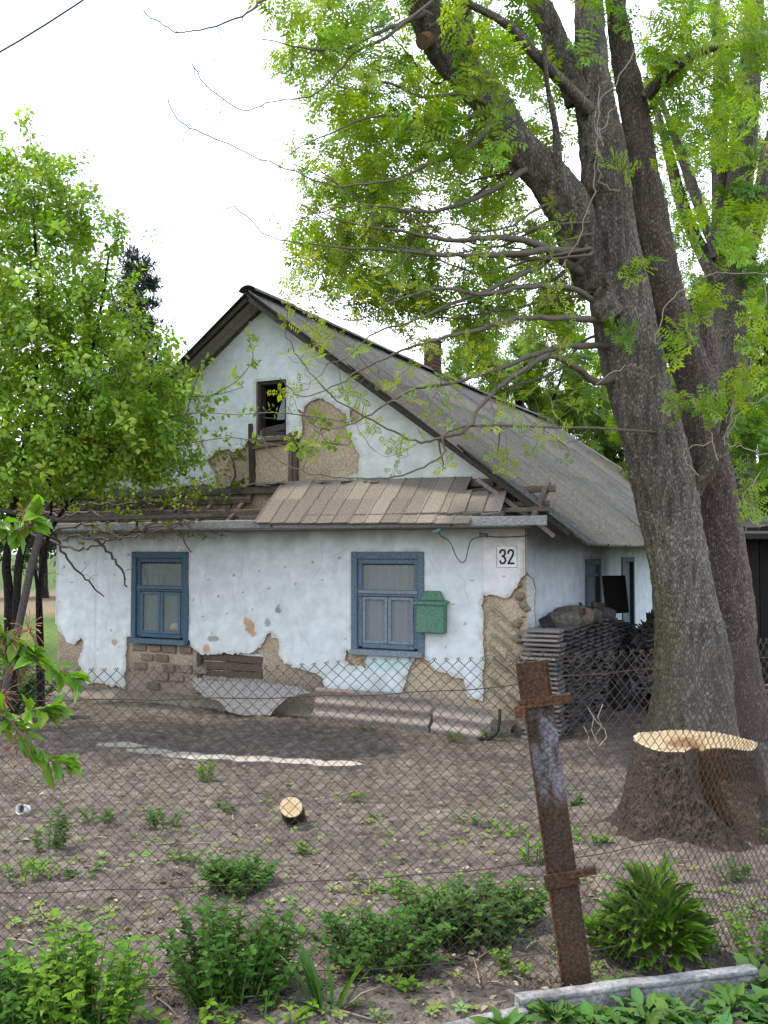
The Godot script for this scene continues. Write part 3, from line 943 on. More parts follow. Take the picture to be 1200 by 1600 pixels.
func window(w: Array, which: int) -> void:
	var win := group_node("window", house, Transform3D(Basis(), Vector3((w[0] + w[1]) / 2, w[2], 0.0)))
	win.set_meta("label", ["blue-framed window beside the green mailbox", "blue-framed window half shaded by the vine"][which])
	var wd: float = w[1] - w[0]; var ht: float = w[3] - w[2]
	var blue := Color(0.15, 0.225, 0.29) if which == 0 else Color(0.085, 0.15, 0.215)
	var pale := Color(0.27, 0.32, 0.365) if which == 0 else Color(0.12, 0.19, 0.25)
	var bar := func(x: float, called: String, y: float, sx: float, sy: float, z: float, sz: float, col: Color) -> void:
		part(called, box_mesh(Vector3(sx, sy, sz), col, 0.005), M.paint, win, Transform3D(Basis(Vector3.BACK, rnd(-0.003, 0.003)), Vector3(x, y, z)))
	# casing
	bar.call(-wd / 2 + 0.045, "casing", ht / 2, 0.09, ht, 0.035, 0.07, blue)
	bar.call(wd / 2 - 0.045, "casing", ht / 2, 0.09, ht, 0.035, 0.07, blue)
	bar.call(0, "casing", ht - 0.05, wd - 0.184, 0.10, 0.033, 0.07, blue)
	bar.call(0, "sill", 0.03, wd - 0.02, 0.075, 0.055, 0.15, pale)
	# frame inside the casing
	bar.call(-wd / 2 + 0.125, "frame", ht / 2, 0.065, ht - 0.2, 0.005, 0.06, blue)
	bar.call(wd / 2 - 0.125, "frame", ht / 2, 0.065, ht - 0.2, 0.005, 0.06, blue)
	bar.call(0, "frame", ht - 0.135, wd - 0.32, 0.065, 0.004, 0.06, blue)
	bar.call(0, "frame", 0.115, wd - 0.32, 0.06, 0.004, 0.06, blue)
	bar.call(0, "transom", 0.86, wd - 0.20, 0.05, 0.022, 0.075, pale)
	bar.call(0, "transom", 0.815, wd - 0.19, 0.028, 0.03, 0.06, blue)
	# two casements
	for s in [-1.0, 1.0]:
		var cx: float = s * (wd / 2 - 0.16) * 0.5
		var cw := wd / 2 - 0.17
		for e in [-1.0, 1.0]: bar.call(cx + e * (cw / 2 - 0.022), "casement", 0.47, 0.044, 0.64, 0.02, 0.04, pale)
		for y in [0.17, 0.772]: bar.call(cx, "casement", y, cw - 0.09, 0.042, 0.019, 0.04, pale)
		part("pane", box_mesh(Vector3(cw - 0.08, 0.58, 0.004)), M.glass, win, Transform3D(Basis(), Vector3(cx, 0.47, 0.012)))
		if s > 0 and which == 0: bar.call(cx + cw / 2 + 0.012, "hinge", 0.26, 0.02, 0.07, 0.035, 0.02, Color(0.12, 0.17, 0.24))
	part("pane", box_mesh(Vector3(wd - 0.32, 0.34, 0.004)), M.glass, win, Transform3D(Basis(), Vector3(0, 1.06, 0.008)))
	# net curtain in soft folds
	var rows := []; var cols := []
	for r in 9:
		var ring := []; var rc := []
		for k in 61:
			var x := -wd / 2 + 0.06 + (wd - 0.12) * k / 60.0
			ring.append(Vector3(x, ht - 0.1 - (ht - 0.15) * r / 8.0, -0.10 + 0.018 * sin(k * 0.75 + sin(r * 0.3) * 0.5) + 0.01 * sin(k * 0.23)))
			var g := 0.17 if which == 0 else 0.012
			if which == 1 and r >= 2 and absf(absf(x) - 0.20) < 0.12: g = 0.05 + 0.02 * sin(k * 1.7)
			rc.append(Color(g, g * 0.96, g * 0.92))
		rows.append(ring); cols.append(rc)
	rows.reverse(); cols.reverse()
	var cb := MB.new()
	cb.grid(rows, cols)
	part("curtain", cb.mesh(), M.curtain, win)
	if which == 1:
		var s := SphereMesh.new()
		s.radius = 0.10; s.height = 0.16; s.radial_segments = 12; s.rings = 6
		part("bowl", s, tinted(M.enamel, Color(0.30, 0.26, 0.21)), win, Transform3D(Basis(), Vector3(0.24, 0.24, -0.06)))

func side_openings() -> void:
	for q in [[2.98, 3.98, 1.32, 2.18, 0], [5.65, 6.75, 0.05, 2.2, 1], [8.7, 9.7, 0.05, 2.15, 1]]:
		var o := group_node("side_door" if q[4] else "side_window", house, Transform3D(Basis(Vector3(0, 0, -1), Vector3.UP, Vector3(1, 0, 0)), Vector3(0.02, q[2], -(q[0] + q[1]) / 2)))
		var w: float = q[1] - q[0]; var h: float = q[3] - q[2]
		var col := Color(0.14, 0.20, 0.27)
		for e in [-1.0, 1.0]: part("frame", box_mesh(Vector3(0.09, h, 0.12), col, 0.006), M.paint, o, Transform3D(Basis(), Vector3(e * (w / 2 - 0.045), h / 2, -0.03)))
		part("frame", box_mesh(Vector3(w - 0.18, 0.09, 0.11), col, 0.006), M.paint, o, Transform3D(Basis(), Vector3(0, h - 0.045, -0.03)))
		if q[4]:
			for k in 6: part("plank", box_mesh(Vector3((w - 0.2) / 6.0 - 0.006, h - 0.1, 0.03), Color(0.20, 0.25, 0.28) * rnd(0.8, 1.2), 0.004), M.paint, o, Transform3D(Basis(), Vector3(-w / 2 + 0.1 + (k + 0.5) * (w - 0.2) / 6.0, h / 2 - 0.05, -0.06)))
			part("back", box_mesh(Vector3(w, h, 0.02), Color(0.04, 0.05, 0.06)), M.paint, o, Transform3D(Basis(), Vector3(0, h / 2, -0.10)))
		else:
			part("frame", box_mesh(Vector3(w - 0.18, 0.05, 0.06), col, 0.004), M.paint, o, Transform3D(Basis(), Vector3(0, h * 0.70, -0.03)))
			part("sill", box_mesh(Vector3(w, 0.05, 0.12), col, 0.006), M.paint, o, Transform3D(Basis(), Vector3(0, 0.025, -0.02)))
			for k in 5: part("plank", box_mesh(Vector3((w - 0.16) / 5.0 - 0.006, h - 0.1, 0.03), Color(0.24, 0.30, 0.34) * rnd(0.85, 1.1), 0.004), M.paint, o, Transform3D(Basis(), Vector3(-w / 2 + 0.08 + (k + 0.5) * (w - 0.16) / 5.0, h / 2, -0.045)))
			part("back", box_mesh(Vector3(w, h, 0.02), Color(0.04, 0.05, 0.06)), M.paint, o, Transform3D(Basis(), Vector3(0, h / 2, -0.10)))

func on_house(x: float, y: float, z: float) -> Vector3:
	return house_t * Vector3(x, y, z)

func house_fittings() -> void:
	# number plate
	var pl := thing("house_number_plate", "square white house number plate reading 32 on the right corner of the cottage", "sign", on_house(-0.232, 2.235, 0.07), deg_to_rad(-25.8))
	part("plate", box_mesh(Vector3(0.30, 0.30, 0.012), Color(0.80, 0.79, 0.78), 0.003), M.enamel, pl)
	for q in [[0, 0.138, 0.282, 0.005], [0, -0.138, 0.282, 0.005], [-0.138, 0, 0.005, 0.281], [0.138, 0, 0.005, 0.281]]:
		part("border", box_mesh(Vector3(q[2], q[3], 0.003), Color(0.06, 0.06, 0.065)), M.enamel, pl, Transform3D(Basis(), Vector3(q[0], q[1], 0.0072)))
	var stroke := func(pts: Array, at_: Vector3) -> void:
		var b := MB.new()
		var w := 0.0125
		for k in pts.size():
			var p := Vector2(pts[k][0], pts[k][1])
			var c := PackedVector2Array()
			for e in 10: c.append(p + Vector2(cos(TAU * e / 10), sin(TAU * e / 10)) * w)
			b.prism(c, 0.003 + 0.0002 * (k % 3), Transform3D(), Color(0.012, 0.012, 0.014))
			if k + 1 < pts.size():
				var p2 := Vector2(pts[k + 1][0], pts[k + 1][1])
				var nn := (p2 - p).normalized().orthogonal() * w
				b.prism(PackedVector2Array([p + nn, p - nn, p2 - nn, p2 + nn]), 0.0031 + 0.00013 * (k % 5), Transform3D(), Color(0.012, 0.012, 0.014))
		part("digit", b.mesh(), M.enamel, pl, Transform3D(Basis(), at_))
	stroke.call([[-0.038, 0.050], [-0.030, 0.078], [-0.008, 0.088], [0.018, 0.082], [0.030, 0.062], [0.028, 0.034], [0.012, 0.012], [-0.008, 0.006], [0.014, -0.002], [0.032, -0.024], [0.034, -0.056], [0.020, -0.080], [-0.006, -0.088], [-0.030, -0.078], [-0.038, -0.056]], Vector3(-0.052, 0, 0.0062))
	stroke.call([[-0.034, 0.044], [-0.030, 0.070], [-0.014, 0.086], [0.010, 0.086], [0.030, 0.070], [0.032, 0.040], [0.020, 0.008], [-0.036, -0.086], [0.038, -0.086]], Vector3(0.056, 0, 0.0062))
	# mailbox
	var mb := thing("mailbox", "green metal mailbox with a flared lid fixed beside the right window", "mailbox", on_house(-1.262, 1.22, 0.08), deg_to_rad(-25.8))
	var green := Color(0.135, 0.285, 0.195)
	part("body", box_mesh(Vector3(0.40, 0.40, 0.13), green, 0.014), M.paint, mb, Transform3D(Basis(), Vector3(0, 0.20, 0.06)))
	var b := MB.new()
	b.prism(pv([[-0.235, 0.0], [0.235, 0.0], [0.235, 0.012], [0.205, 0.034], [-0.205, 0.034], [-0.235, 0.012]]), 0.175, Transform3D(), green * 1.1)
	part("lid", b.mesh(), M.paint, mb, Transform3D(Basis(Vector3.RIGHT, 0.10), Vector3(0, 0.40, -0.01)))
	b = MB.new()
	b.prism(pv([[-0.17, 0.0], [0.17, 0.0], [0.10, 0.125], [-0.10, 0.125]]), 0.05, Transform3D(), green)
	part("back_plate", b.mesh(), M.paint, mb, Transform3D(Basis(), Vector3(0, 0.434, 0.0)))
	part("lip", box_mesh(Vector3(0.36, 0.012, 0.012), green * 0.6, 0.003), M.paint, mb, Transform3D(Basis(), Vector3(0, 0.392, 0.131)))
	# loose cable on the cornice
	var cb := MB.new()
	var pts := []; var rr := []
	for q in [[-0.92, 2.56, 0.72], [-0.95, 2.50, 0.55], [-0.93, 2.42, 0.30], [-0.90, 2.24, 0.16], [-0.84, 2.16, 0.12], [-0.78, 2.20, 0.12], [-0.74, 2.34, 0.14], [-0.66, 2.46, 0.2], [-0.5, 2.5, 0.16], [-0.30, 2.49, 0.12], [0.02, 2.50, 0.12], [0.3, 2.52, 0.3]]:
		pts.append(Vector3(q[0], q[1], q[2])); rr.append(0.007)
	cb.tube(smooth_path(pts, 4), fill(0.007, (pts.size() - 1) * 4 + 1), 5, Color(0.06, 0.10, 0.10))
	var cab := thing("loose_cable", "loose dark cable looping under the cornice left of the number plate", "cable", house_t.origin, deg_to_rad(-25.8))
	part("wire", cb.mesh(), M.twig, cab)
	cb = MB.new()
	cb.tube([Vector3(0, 0, 0), Vector3(0, 0.05, 0), Vector3(0, 0.10, 0)], [0.03, 0.022, 0.03], 8, Color(0.12, 0.22, 0.20))
	part("insulator", cb.mesh(), M.enamel, cab, Transform3D(Basis(Vector3.BACK, 1.4), Vector3(-0.46, 2.51, 0.19)))
	part("insulator", cb.mesh(), M.enamel, cab, Transform3D(Basis(Vector3.BACK, 1.9), Vector3(-0.88, 2.58, 0.74)))

func smooth_path(pts: Array, per: int) -> Array:   # Catmull-Rom through the points
	var out := []
	for k in pts.size() - 1:
		var p0: Vector3 = pts[maxi(k - 1, 0)]; var p1: Vector3 = pts[k]; var p2: Vector3 = pts[k + 1]; var p3: Vector3 = pts[mini(k + 2, pts.size() - 1)]
		for s in per:
			out.append(p1.cubic_interpolate(p2, p0, p3, float(s) / per))
	out.append(pts[pts.size() - 1])
	return out

func fill(r: float, n: int) -> Array:
	var a := []
	a.resize(n); a.fill(r)
	return a

# ------------------------------------------------------------------ trees
func limb(path: Array, sides: int, step: float, amp: float, tint: Callable, flute := 0.0) -> ArrayMesh:
	# path: [Vector3, radius] pairs; a bark-ridged limb through them
	var pts := []; var rad := []
	for k in path.size() - 1:
		var p0: Vector3 = path[maxi(k - 1, 0)][0]; var p1: Vector3 = path[k][0]; var p2: Vector3 = path[k + 1][0]; var p3: Vector3 = path[mini(k + 2, path.size() - 1)][0]
		var n := maxi(2, int(p1.distance_to(p2) / step))
		for s in n:
			var t := float(s) / n
			pts.append(p1.cubic_interpolate(p2, p0, p3, t))
			rad.append(lerpf(path[k][1], path[k + 1][1], t))
	pts.append(path[path.size() - 1][0]); rad.append(path[path.size() - 1][1])
	var b := MB.new()
	var rows := []; var cols := []
	var x := Vector3.ZERO
	for r in pts.size():
		var d: Vector3 = (pts[mini(r + 1, pts.size() - 1)] - pts[maxi(r - 1, 0)]).normalized()
		if x == Vector3.ZERO: x = d.cross(Vector3.BACK if absf(d.z) < 0.9 else Vector3.RIGHT).normalized()
		x = (x - d * x.dot(d)).normalized()
		var y := d.cross(x)
		var ring := []; var rc := []
		for k in sides:
			var o := x * cos(TAU * k / sides) + y * sin(TAU * k / sides)
			var p: Vector3 = pts[r] + o * rad[r]
			var ridge: float = nz_ridge.get_noise_3d(p.x * 7.0, p.y * 1.5, p.z * 7.0)
			var fl := 0.0
			if flute > 0.0:
				var low := clampf(1.0 - r * step / 1.1, 0.0, 1.0)
				fl = flute * low * low * nz.get_noise_2d(o.x * 60.0 + 300.0, o.z * 60.0)
			var knob := nz.get_noise_3d(p.x * 40.0, p.y * 30.0, p.z * 40.0)
			p += o * (amp * ridge + rad[r] * 0.16 * knob + fl)
			ring.append(p)
			rc.append(tint.call(p, o, ridge))
		rows.append(ring); cols.append(rc)
	b.grid(rows, cols, true)
	var top: Array = rows[rows.size() - 1]
	b.face(top, Color(0.18, 0.13, 0.09))
	return b.mesh()

func ash_bark(p: Vector3, o: Vector3, ridge: float) -> Color:
	var c := Color(0.46, 0.395, 0.335)
	var n := nz.get_noise_3d(p.x * 60.0, p.y * 18.0, p.z * 60.0)
	var n2 := nz.get_noise_3d(p.x * 180.0 + 40.0, p.y * 120.0, p.z * 180.0)
	c = c.lerp(Color(0.29, 0.245, 0.207), clampf(n * 1.1 + 0.35, 0.0, 1.0))
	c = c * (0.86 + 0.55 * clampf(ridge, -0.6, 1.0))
	c = c.lerp(Color(0.46, 0.45, 0.41), clampf(n2 * 3.2 - 0.45, 0.0, 0.85) * clampf(0.9 - absf(p.y - 0.9) * 0.5, 0.15, 1.0))   # lichen
	c = c.lerp(Color(0.27, 0.245, 0.085), clampf((-o.x - 0.45) * 1.6 + n2 * 0.9, 0.0, 0.75) * clampf(1.0 - absf(p.y - 1.0) * 0.45, 0.0, 1.0))   # moss on the left flank
	return c

func red_bark(p: Vector3, o: Vector3, ridge: float) -> Color:
	var c := ash_bark(p, Vector3.RIGHT, ridge)
	return c.lerp(Color(0.32, 0.235, 0.195), 0.6)

func leaflet(b: MB, base: Vector3, dir: Vector3, up: Vector3, ln: float, wd: float, col: Color) -> void:
	var side := dir.cross(up).normalized() * wd * 0.5
	var m := base + dir * ln * 0.45
	var f := b.v.size()
	b.vert(base, up, col)
	b.vert(m - side + up * wd * 0.12, (up - side.normalized() * 0.3).normalized(), col)
	b.vert(base + dir * ln - up * ln * 0.12, up, col)
	b.vert(m + side + up * wd * 0.12, (up + side.normalized() * 0.3).normalized(), col)
	b.tri(f, f + 2, f + 1); b.tri(f, f + 3, f + 2)

func ash_tuft(seed_: int, leaves := 6) -> ArrayMesh:   # a tuft of feathered leaves at a twig end, y along the twig
	var r := RandomNumberGenerator.new()
	r.seed = seed_
	var b := MB.new()
	for k in leaves:
		var a := TAU * k / leaves + r.randf_range(-0.4, 0.4)
		var out := Vector3(cos(a), 0, sin(a))
		var p := Vector3.ZERO
		var d := (out * r.randf_range(0.6, 1.2) + Vector3.UP * r.randf_range(0.5, 1.1)).normalized()
		var ln := r.randf_range(0.13, 0.21)
		var up := (Vector3.UP - d * d.y).normalized()
		var col := Color(1, 1, 1) * r.randf_range(0.75, 1.15)
		for s in 5:
			p += d * ln / 5.0
			d = (d + Vector3.DOWN * 0.13 + out * 0.05).normalized()
			up = (Vector3.UP - d * d.y).normalized()
			var sd := d.cross(up).normalized()
			var l := ln * (0.34 if s > 0 else 0.24) * r.randf_range(0.75, 1.25)
			leaflet(b, p, (sd + d * 0.6 - up * 0.25).normalized(), up, l, l * 0.42, col)
			leaflet(b, p, (-sd + d * 0.6 - up * 0.25).normalized(), up, l, l * 0.42, col)
		leaflet(b, p, d, up, ln * 0.3, ln * 0.11, col)
	return b.mesh()

func spray(seed_: int, count: int, reach: float, size: float, shape := 0.6) -> ArrayMesh:   # a leafy shoot along y with simple leaves
	var r := RandomNumberGenerator.new()
	r.seed = seed_
	var b := MB.new()
	b.tube([Vector3.ZERO, Vector3(0.01, reach * 0.5, 0), Vector3(0, reach, 0.01)], [0.004, 0.003, 0.001], 3, Color(0.5, 0.4, 0.2))
	for k in count:
		var t := (k + 0.5) / count
		var a := k * 2.4 + r.randf_range(-0.5, 0.5)
		var out := Vector3(cos(a), 0, sin(a))
		var d := (out + Vector3.UP * r.randf_range(-0.2, 0.9)).normalized()
		var up := (Vector3.UP - d * d.y + out * 0.1 + Vector3(r.randf_range(-0.5, 0.5), 0, r.randf_range(-0.5, 0.5))).normalized()
		var l := size * r.randf_range(0.6, 1.2)
		leaflet(b, Vector3(0, reach * t, 0) + d * size * 0.25, d, up, l, l * shape, Color(1, 1, 1) * r.randf_range(0.75, 1.2))
	return b.mesh()

class Crown:   # a growing skeleton of twigs
	var p := PackedVector3Array()
	var r := PackedFloat32Array()
	var tips := []        # [place, direction]
	var twigs := MB.new()

	func feed(pts: Array, radius: float, end := -1.0) -> void:
		for k in pts.size():
			p.append(pts[k])
			r.append(radius if end < 0 else lerpf(radius, end, float(k) / pts.size()))

	func sprout(to: Vector3, g: RandomNumberGenerator, col: Color, sag := 0.15, tufts := 4, reach := 99.0, thin := 0.0035) -> void:
		var best := -1
		var bd := reach * reach
		for k in p.size():
			var d := p[k].distance_squared_to(to)
			if d < bd:
				bd = d; best = k
		if best < 0: return
		var a := p[best]
		var ln := sqrt(bd)
		if ln < 0.08: return
		var mid := (a + to) * 0.5 + Vector3(g.randf_range(-0.12, 0.12), -sag * g.randf_range(0.2, 1.3), g.randf_range(-0.12, 0.12)) * ln
		var n := clampi(int(ln / 0.16) + 2, 3, 12)
		var pts := []; var rad := []
		var r0 := minf(r[best] * 0.7, thin + 0.008 * ln)
		for k in n + 1:
			var t := float(k) / n
			pts.append(a.lerp(mid, t).lerp(mid.lerp(to, t), t) + Vector3(g.randfn(), g.randfn(), g.randfn()) * 0.012 * (1.0 if k > 0 else 0.0))
			rad.append(lerpf(r0, thin * 0.55, t))
		twigs.tube(pts, rad, 4, col, false)
		for k in range(1, n + 1):
			p.append(pts[k]); r.append(rad[k])
		for k in tufts:
			var e := n - int(k * n * 0.7 / tufts)
			e = clampi(e, 1, n)
			var dir: Vector3 = (pts[e] - pts[e - 1]).normalized()
			tips.append([pts[e], dir])

func leaf_places(tips: Array, keep: float, lo: float, hi: float, spread := 0.6) -> Array:
	var out := []
	for t in tips:
		if rng.randf() > keep: continue
		var d: Vector3 = (t[1] + Vector3.UP * rnd(0.0, 0.9) + rnd_dir() * spread).normalized()
		var s := rnd(lo, hi)
		out.append(Transform3D(basis_along(d, rnd(0, TAU)).scaled(Vector3(s, s, s)), t[0]))
	return out

func greens(base: Color, n: int, spread: float) -> Array:
	var out := []
	for k in n:
		var g := rnd(1.0 - spread, 1.0 + spread)
		out.append(Color(base.r * g * rnd(0.8, 1.25), base.g * g, base.b * g * rnd(0.7, 1.2)))
	return out

func ell(c: Vector3, r: Vector3) -> Vector3:
	return c + rnd_dir() * r * pow(rng.randf(), 0.4)

func pxpath(l: Array) -> Array:   # [x, y, depth, radius] rows
	var out := []
	for q in l: out.append([at(q[0], q[1], q[2]), q[3]])
	return out

func only(path: Array, per := 4) -> Array:
	var a := []
	for q in path: a.append(q[0])
	return smooth_path(a, per)

func build_ash() -> void:
	var base := Vector3(3.45, -0.36, -11.0)
	var t := thing("ash_tree", "big old many-stemmed ash tree with a leaning grey trunk right of the cottage", "tree", Vector3.ZERO)
	var cr := Crown.new()
	var trunk := pxpath([[1080, 1185, 11.0, 0.62], [1082, 1130, 11.0, 0.49], [1083, 1070, 11.0, 0.415], [1078, 990, 11.0, 0.36], [1067, 920, 11.0, 0.325], [1050, 840, 11.0, 0.315], [1034, 750, 11.0, 0.345], [1012, 660, 11.0, 0.335], [992, 580, 11.0, 0.325], [975, 500, 11.0, 0.315], [963, 420, 11.0, 0.305], [952, 330, 11.0, 0.26], [943, 240, 11.0, 0.24], [930, 160, 11.0, 0.20], [922, 70, 11.05, 0.16], [918, -40, 11.1, 0.13], [905, -200, 11.2, 0.09], [900, -380, 11.3, 0.03]])
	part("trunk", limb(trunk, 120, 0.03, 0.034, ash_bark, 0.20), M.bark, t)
	cr.feed(only(trunk.slice(8)), 0.15, 0.03)
	var stems := [
		["limb", [[928, 450, 11.0, 0.16], [905, 370, 10.85, 0.225], [888, 325, 10.7, 0.235], [850, 272, 10.6, 0.215], [805, 225, 10.5, 0.19], [770, 165, 10.4, 0.185], [728, 115, 10.3, 0.19], [690, 70, 10.2, 0.185], [662, 10, 10.1, 0.16], [640, -70, 10.0, 0.12], [600, -220, 9.8, 0.04]], ash_bark],
		["limb", [[1152, 1150, 11.9, 0.46], [1145, 1060, 11.8, 0.33], [1137, 960, 11.75, 0.285], [1128, 880, 11.7, 0.275], [1120, 800, 11.6, 0.265], [1110, 740, 11.5, 0.255], [1098, 680, 11.5, 0.245], [1092, 610, 11.5, 0.235], [1075, 560, 11.5, 0.20], [1050, 490, 11.45, 0.19], [1034, 430, 11.4, 0.19], [1020, 360, 11.4, 0.185], [1006, 270, 11.4, 0.175], [990, 170, 11.4, 0.15], [972, 80, 11.4, 0.125], [962, 0, 11.4, 0.115], [950, -150, 11.4, 0.07], [940, -330, 11.4, 0.02]], red_bark],
		["limb", [[1093, 640, 11.6, 0.16], [1096, 560, 11.65, 0.20], [1090, 520, 11.65, 0.195], [1087, 472, 11.65, 0.19]], red_bark],
		["limb", [[905, 160, 10.95, 0.15], [890, 120, 10.9, 0.13], [868, 60, 10.8, 0.12], [845, 10, 10.7, 0.11], [810, -80, 10.6, 0.08], [760, -240, 10.5, 0.03]], ash_bark],
		["limb", [[918, 170, 10.8, 0.08], [880, 130, 10.5, 0.065], [840, 90, 10.2, 0.055], [800, 45, 10.0, 0.045], [745, 12, 9.8, 0.035], [690, -10, 9.6, 0.028]], ash_bark],
		["limb", [[875, 315, 10.6, 0.07], [872, 260, 10.4, 0.05], [868, 200, 10.3, 0.035], [855, 130, 10.2, 0.025], [850, 60, 10.1, 0.02]], ash_bark],
		["limb", [[745, 118, 10.25, 0.07], [737, 80, 10.1, 0.055], [732, 30, 10.0, 0.045], [725, -60, 9.9, 0.03]], ash_bark],
		["limb", [[728, 100, 10.15, 0.05], [720, 55, 9.95, 0.045], [716, -20, 9.8, 0.03]], ash_bark],
		["limb", [[1010, 150, 11.2, 0.08], [1040, 118, 11.0, 0.065], [1080, 88, 10.8, 0.055], [1130, 70, 10.6, 0.045], [1200, 62, 10.4, 0.035], [1290, 40, 10.2, 0.02]], ash_bark],
		["limb", [[1086, 770, 10.95, 0.07], [1100, 742, 10.8, 0.075], [1124, 712, 10.6, 0.07], [1130, 690, 10.55, 0.055], [1136, 640, 10.5, 0.045], [1142, 590, 10.4, 0.04], [1150, 520, 10.3, 0.032]], ash_bark],
		["limb", [[1034, 700, 10.70, 0.06], [1028, 640, 10.72, 0.055], [1022, 580, 10.74, 0.05], [1020, 545, 10.72, 0.05]], ash_bark],
	]
	for s in stems:
		var pp := pxpath(s[1])
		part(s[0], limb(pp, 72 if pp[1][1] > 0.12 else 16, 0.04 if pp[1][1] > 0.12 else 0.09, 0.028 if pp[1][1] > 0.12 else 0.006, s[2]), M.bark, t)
		cr.feed(only(pp.slice(1 if pp[0][1] > 0.2 else 0)), pp[1][1] * 0.7, 0.02)
	# a sawn face on the high limb
	part("sawn_face", limb([[at(668, 62, 10.02), 0.085], [at(660, 66, 9.94), 0.08]], 16, 0.03, 0.002, func(_p, _o, _r): return Color(0.22, 0.11, 0.06)), M.cut, t)
	part("knot", limb([[at(950, 490, 10.7), 0.17], [at(942, 470, 10.62), 0.14], [at(938, 462, 10.58), 0.07]], 16, 0.03, 0.012, ash_bark), M.bark, t)
	# the long low boughs that sweep left in front of the gable
	var boughs := [
		[[933, 596, 10.7, 0.055], [900, 575, 10.3, 0.048], [862, 556, 9.9, 0.042], [825, 575, 9.6, 0.036], [783, 604, 9.4, 0.03], [750, 637, 9.3, 0.026], [725, 674, 9.2, 0.022], [687, 685, 9.2, 0.018], [650, 689, 9.2, 0.015], [594, 662, 9.2, 0.012], [537, 632, 9.2, 0.010], [492, 591, 9.2, 0.007], [462, 550, 9.2, 0.005], [444, 516, 9.2, 0.003]],
		[[728, 668, 9.22, 0.016], [690, 712, 9.1, 0.013], [640, 740, 9.0, 0.011], [580, 749, 9.0, 0.009], [520, 745, 9.0, 0.008], [470, 735, 9.0, 0.006], [425, 712, 9.0, 0.004], [408, 672, 9.0, 0.003]],
		[[930, 500, 10.7, 0.05], [867, 496, 10.1, 0.04], [804, 500, 9.8, 0.034], [742, 517, 9.5, 0.028], [690, 530, 9.3, 0.022], [640, 545, 9.2, 0.017], [575, 572, 9.1, 0.012], [520, 605, 9.0, 0.008], [470, 620, 9.0, 0.005], [440, 590, 9.0, 0.003]],
		[[932, 541, 10.75, 0.05], [887, 541, 10.3, 0.04], [825, 558, 9.9, 0.034], [762, 583, 9.6, 0.028], [700, 600, 9.4, 0.022], [640, 612, 9.3, 0.017], [590, 640, 9.2, 0.012], [545, 665, 9.1, 0.008], [500, 668, 9.1, 0.005], [470, 640, 9.1, 0.003]],
		[[905, 395, 10.8, 0.06], [880, 390, 10.4, 0.055], [840, 392, 10.2, 0.048], [760, 400, 9.9, 0.036], [700, 398, 9.7, 0.028], [596, 392, 9.4, 0.018], [492, 383, 9.2, 0.010], [425, 371, 9.1, 0.005], [367, 321, 9.0, 0.002]],
		[[905, 425, 10.8, 0.075], [870, 400, 10.4, 0.065], [830, 378, 10.2, 0.05], [770, 372, 10.0, 0.04], [700, 375, 9.8, 0.03], [600, 358, 9.5, 0.016], [533, 346, 9.3, 0.009], [492, 325, 9.2, 0.004]],
		[[895, 380, 10.7, 0.05], [850, 410, 10.4, 0.042], [790, 440, 10.1, 0.034], [720, 470, 9.8, 0.025], [650, 500, 9.6, 0.018], [590, 520, 9.5, 0.012], [540, 560, 9.4, 0.007], [510, 570, 9.4, 0.003]],
		[[930, 470, 10.75, 0.05], [890, 450, 10.4, 0.04], [830, 448, 10.1, 0.033], [760, 460, 9.8, 0.026], [690, 452, 9.6, 0.02], [620, 470, 9.4, 0.014], [560, 500, 9.3, 0.008], [505, 490, 9.3, 0.003]],
		[[765, 195, 10.3, 0.05], [740, 225, 10.0, 0.034], [700, 245, 9.8, 0.026], [640, 272, 9.6, 0.02], [575, 287, 9.4, 0.014], [508, 287, 9.3, 0.010], [433, 258, 9.2, 0.008], [379, 237, 9.1, 0.006], [325, 212, 9.0, 0.0045], [283, 192, 8.9, 0.003], [262, 154, 8.9, 0.002]],
		[[665, 20, 10.0, 0.05], [630, 35, 9.8, 0.035], [592, 50, 9.6, 0.026], [533, 79, 9.4, 0.018], [458, 71, 9.2, 0.010], [408, 62, 9.1, 0.004]],
		[[600, 60, 9.6, 0.022], [558, 79, 9.5, 0.018], [520, 122, 9.4, 0.012], [492, 146, 9.3, 0.010], [429, 160, 9.2, 0.007], [379, 171, 9.1, 0.005], [330, 140, 9.0, 0.003], [300, 100, 9.0, 0.002]],
		[[640, -60, 10.0, 0.05], [560, -70, 9.6, 0.035], [480, -50, 9.2, 0.024], [412, 0, 9.0, 0.016], [379, 25, 8.9, 0.012], [312, 46, 8.8, 0.009], [283, 52, 8.75, 0.006], [258, 40, 8.7, 0.004], [225, 18, 8.7, 0.002]],
		[[740, 180, 10.2, 0.035], [690, 190, 10.0, 0.026], [630, 180, 9.8, 0.02], [560, 190, 9.6, 0.014], [500, 215, 9.4, 0.009], [450, 240, 9.3, 0.004]],
		[[830, 260, 10.5, 0.05], [780, 290, 10.2, 0.04], [720, 320, 9.9, 0.03], [650, 330, 9.7, 0.02], [580, 320, 9.5, 0.014], [510, 330, 9.4, 0.008], [455, 345, 9.3, 0.004]],
		[[765, 165, 10.3, 0.04], [720, 148, 10.0, 0.03], [660, 150, 9.8, 0.022], [600, 130, 9.6, 0.015], [545, 140, 9.4, 0.009], [500, 120, 9.4, 0.004]],
	]
	var stem_nodes := cr.p.duplicate()
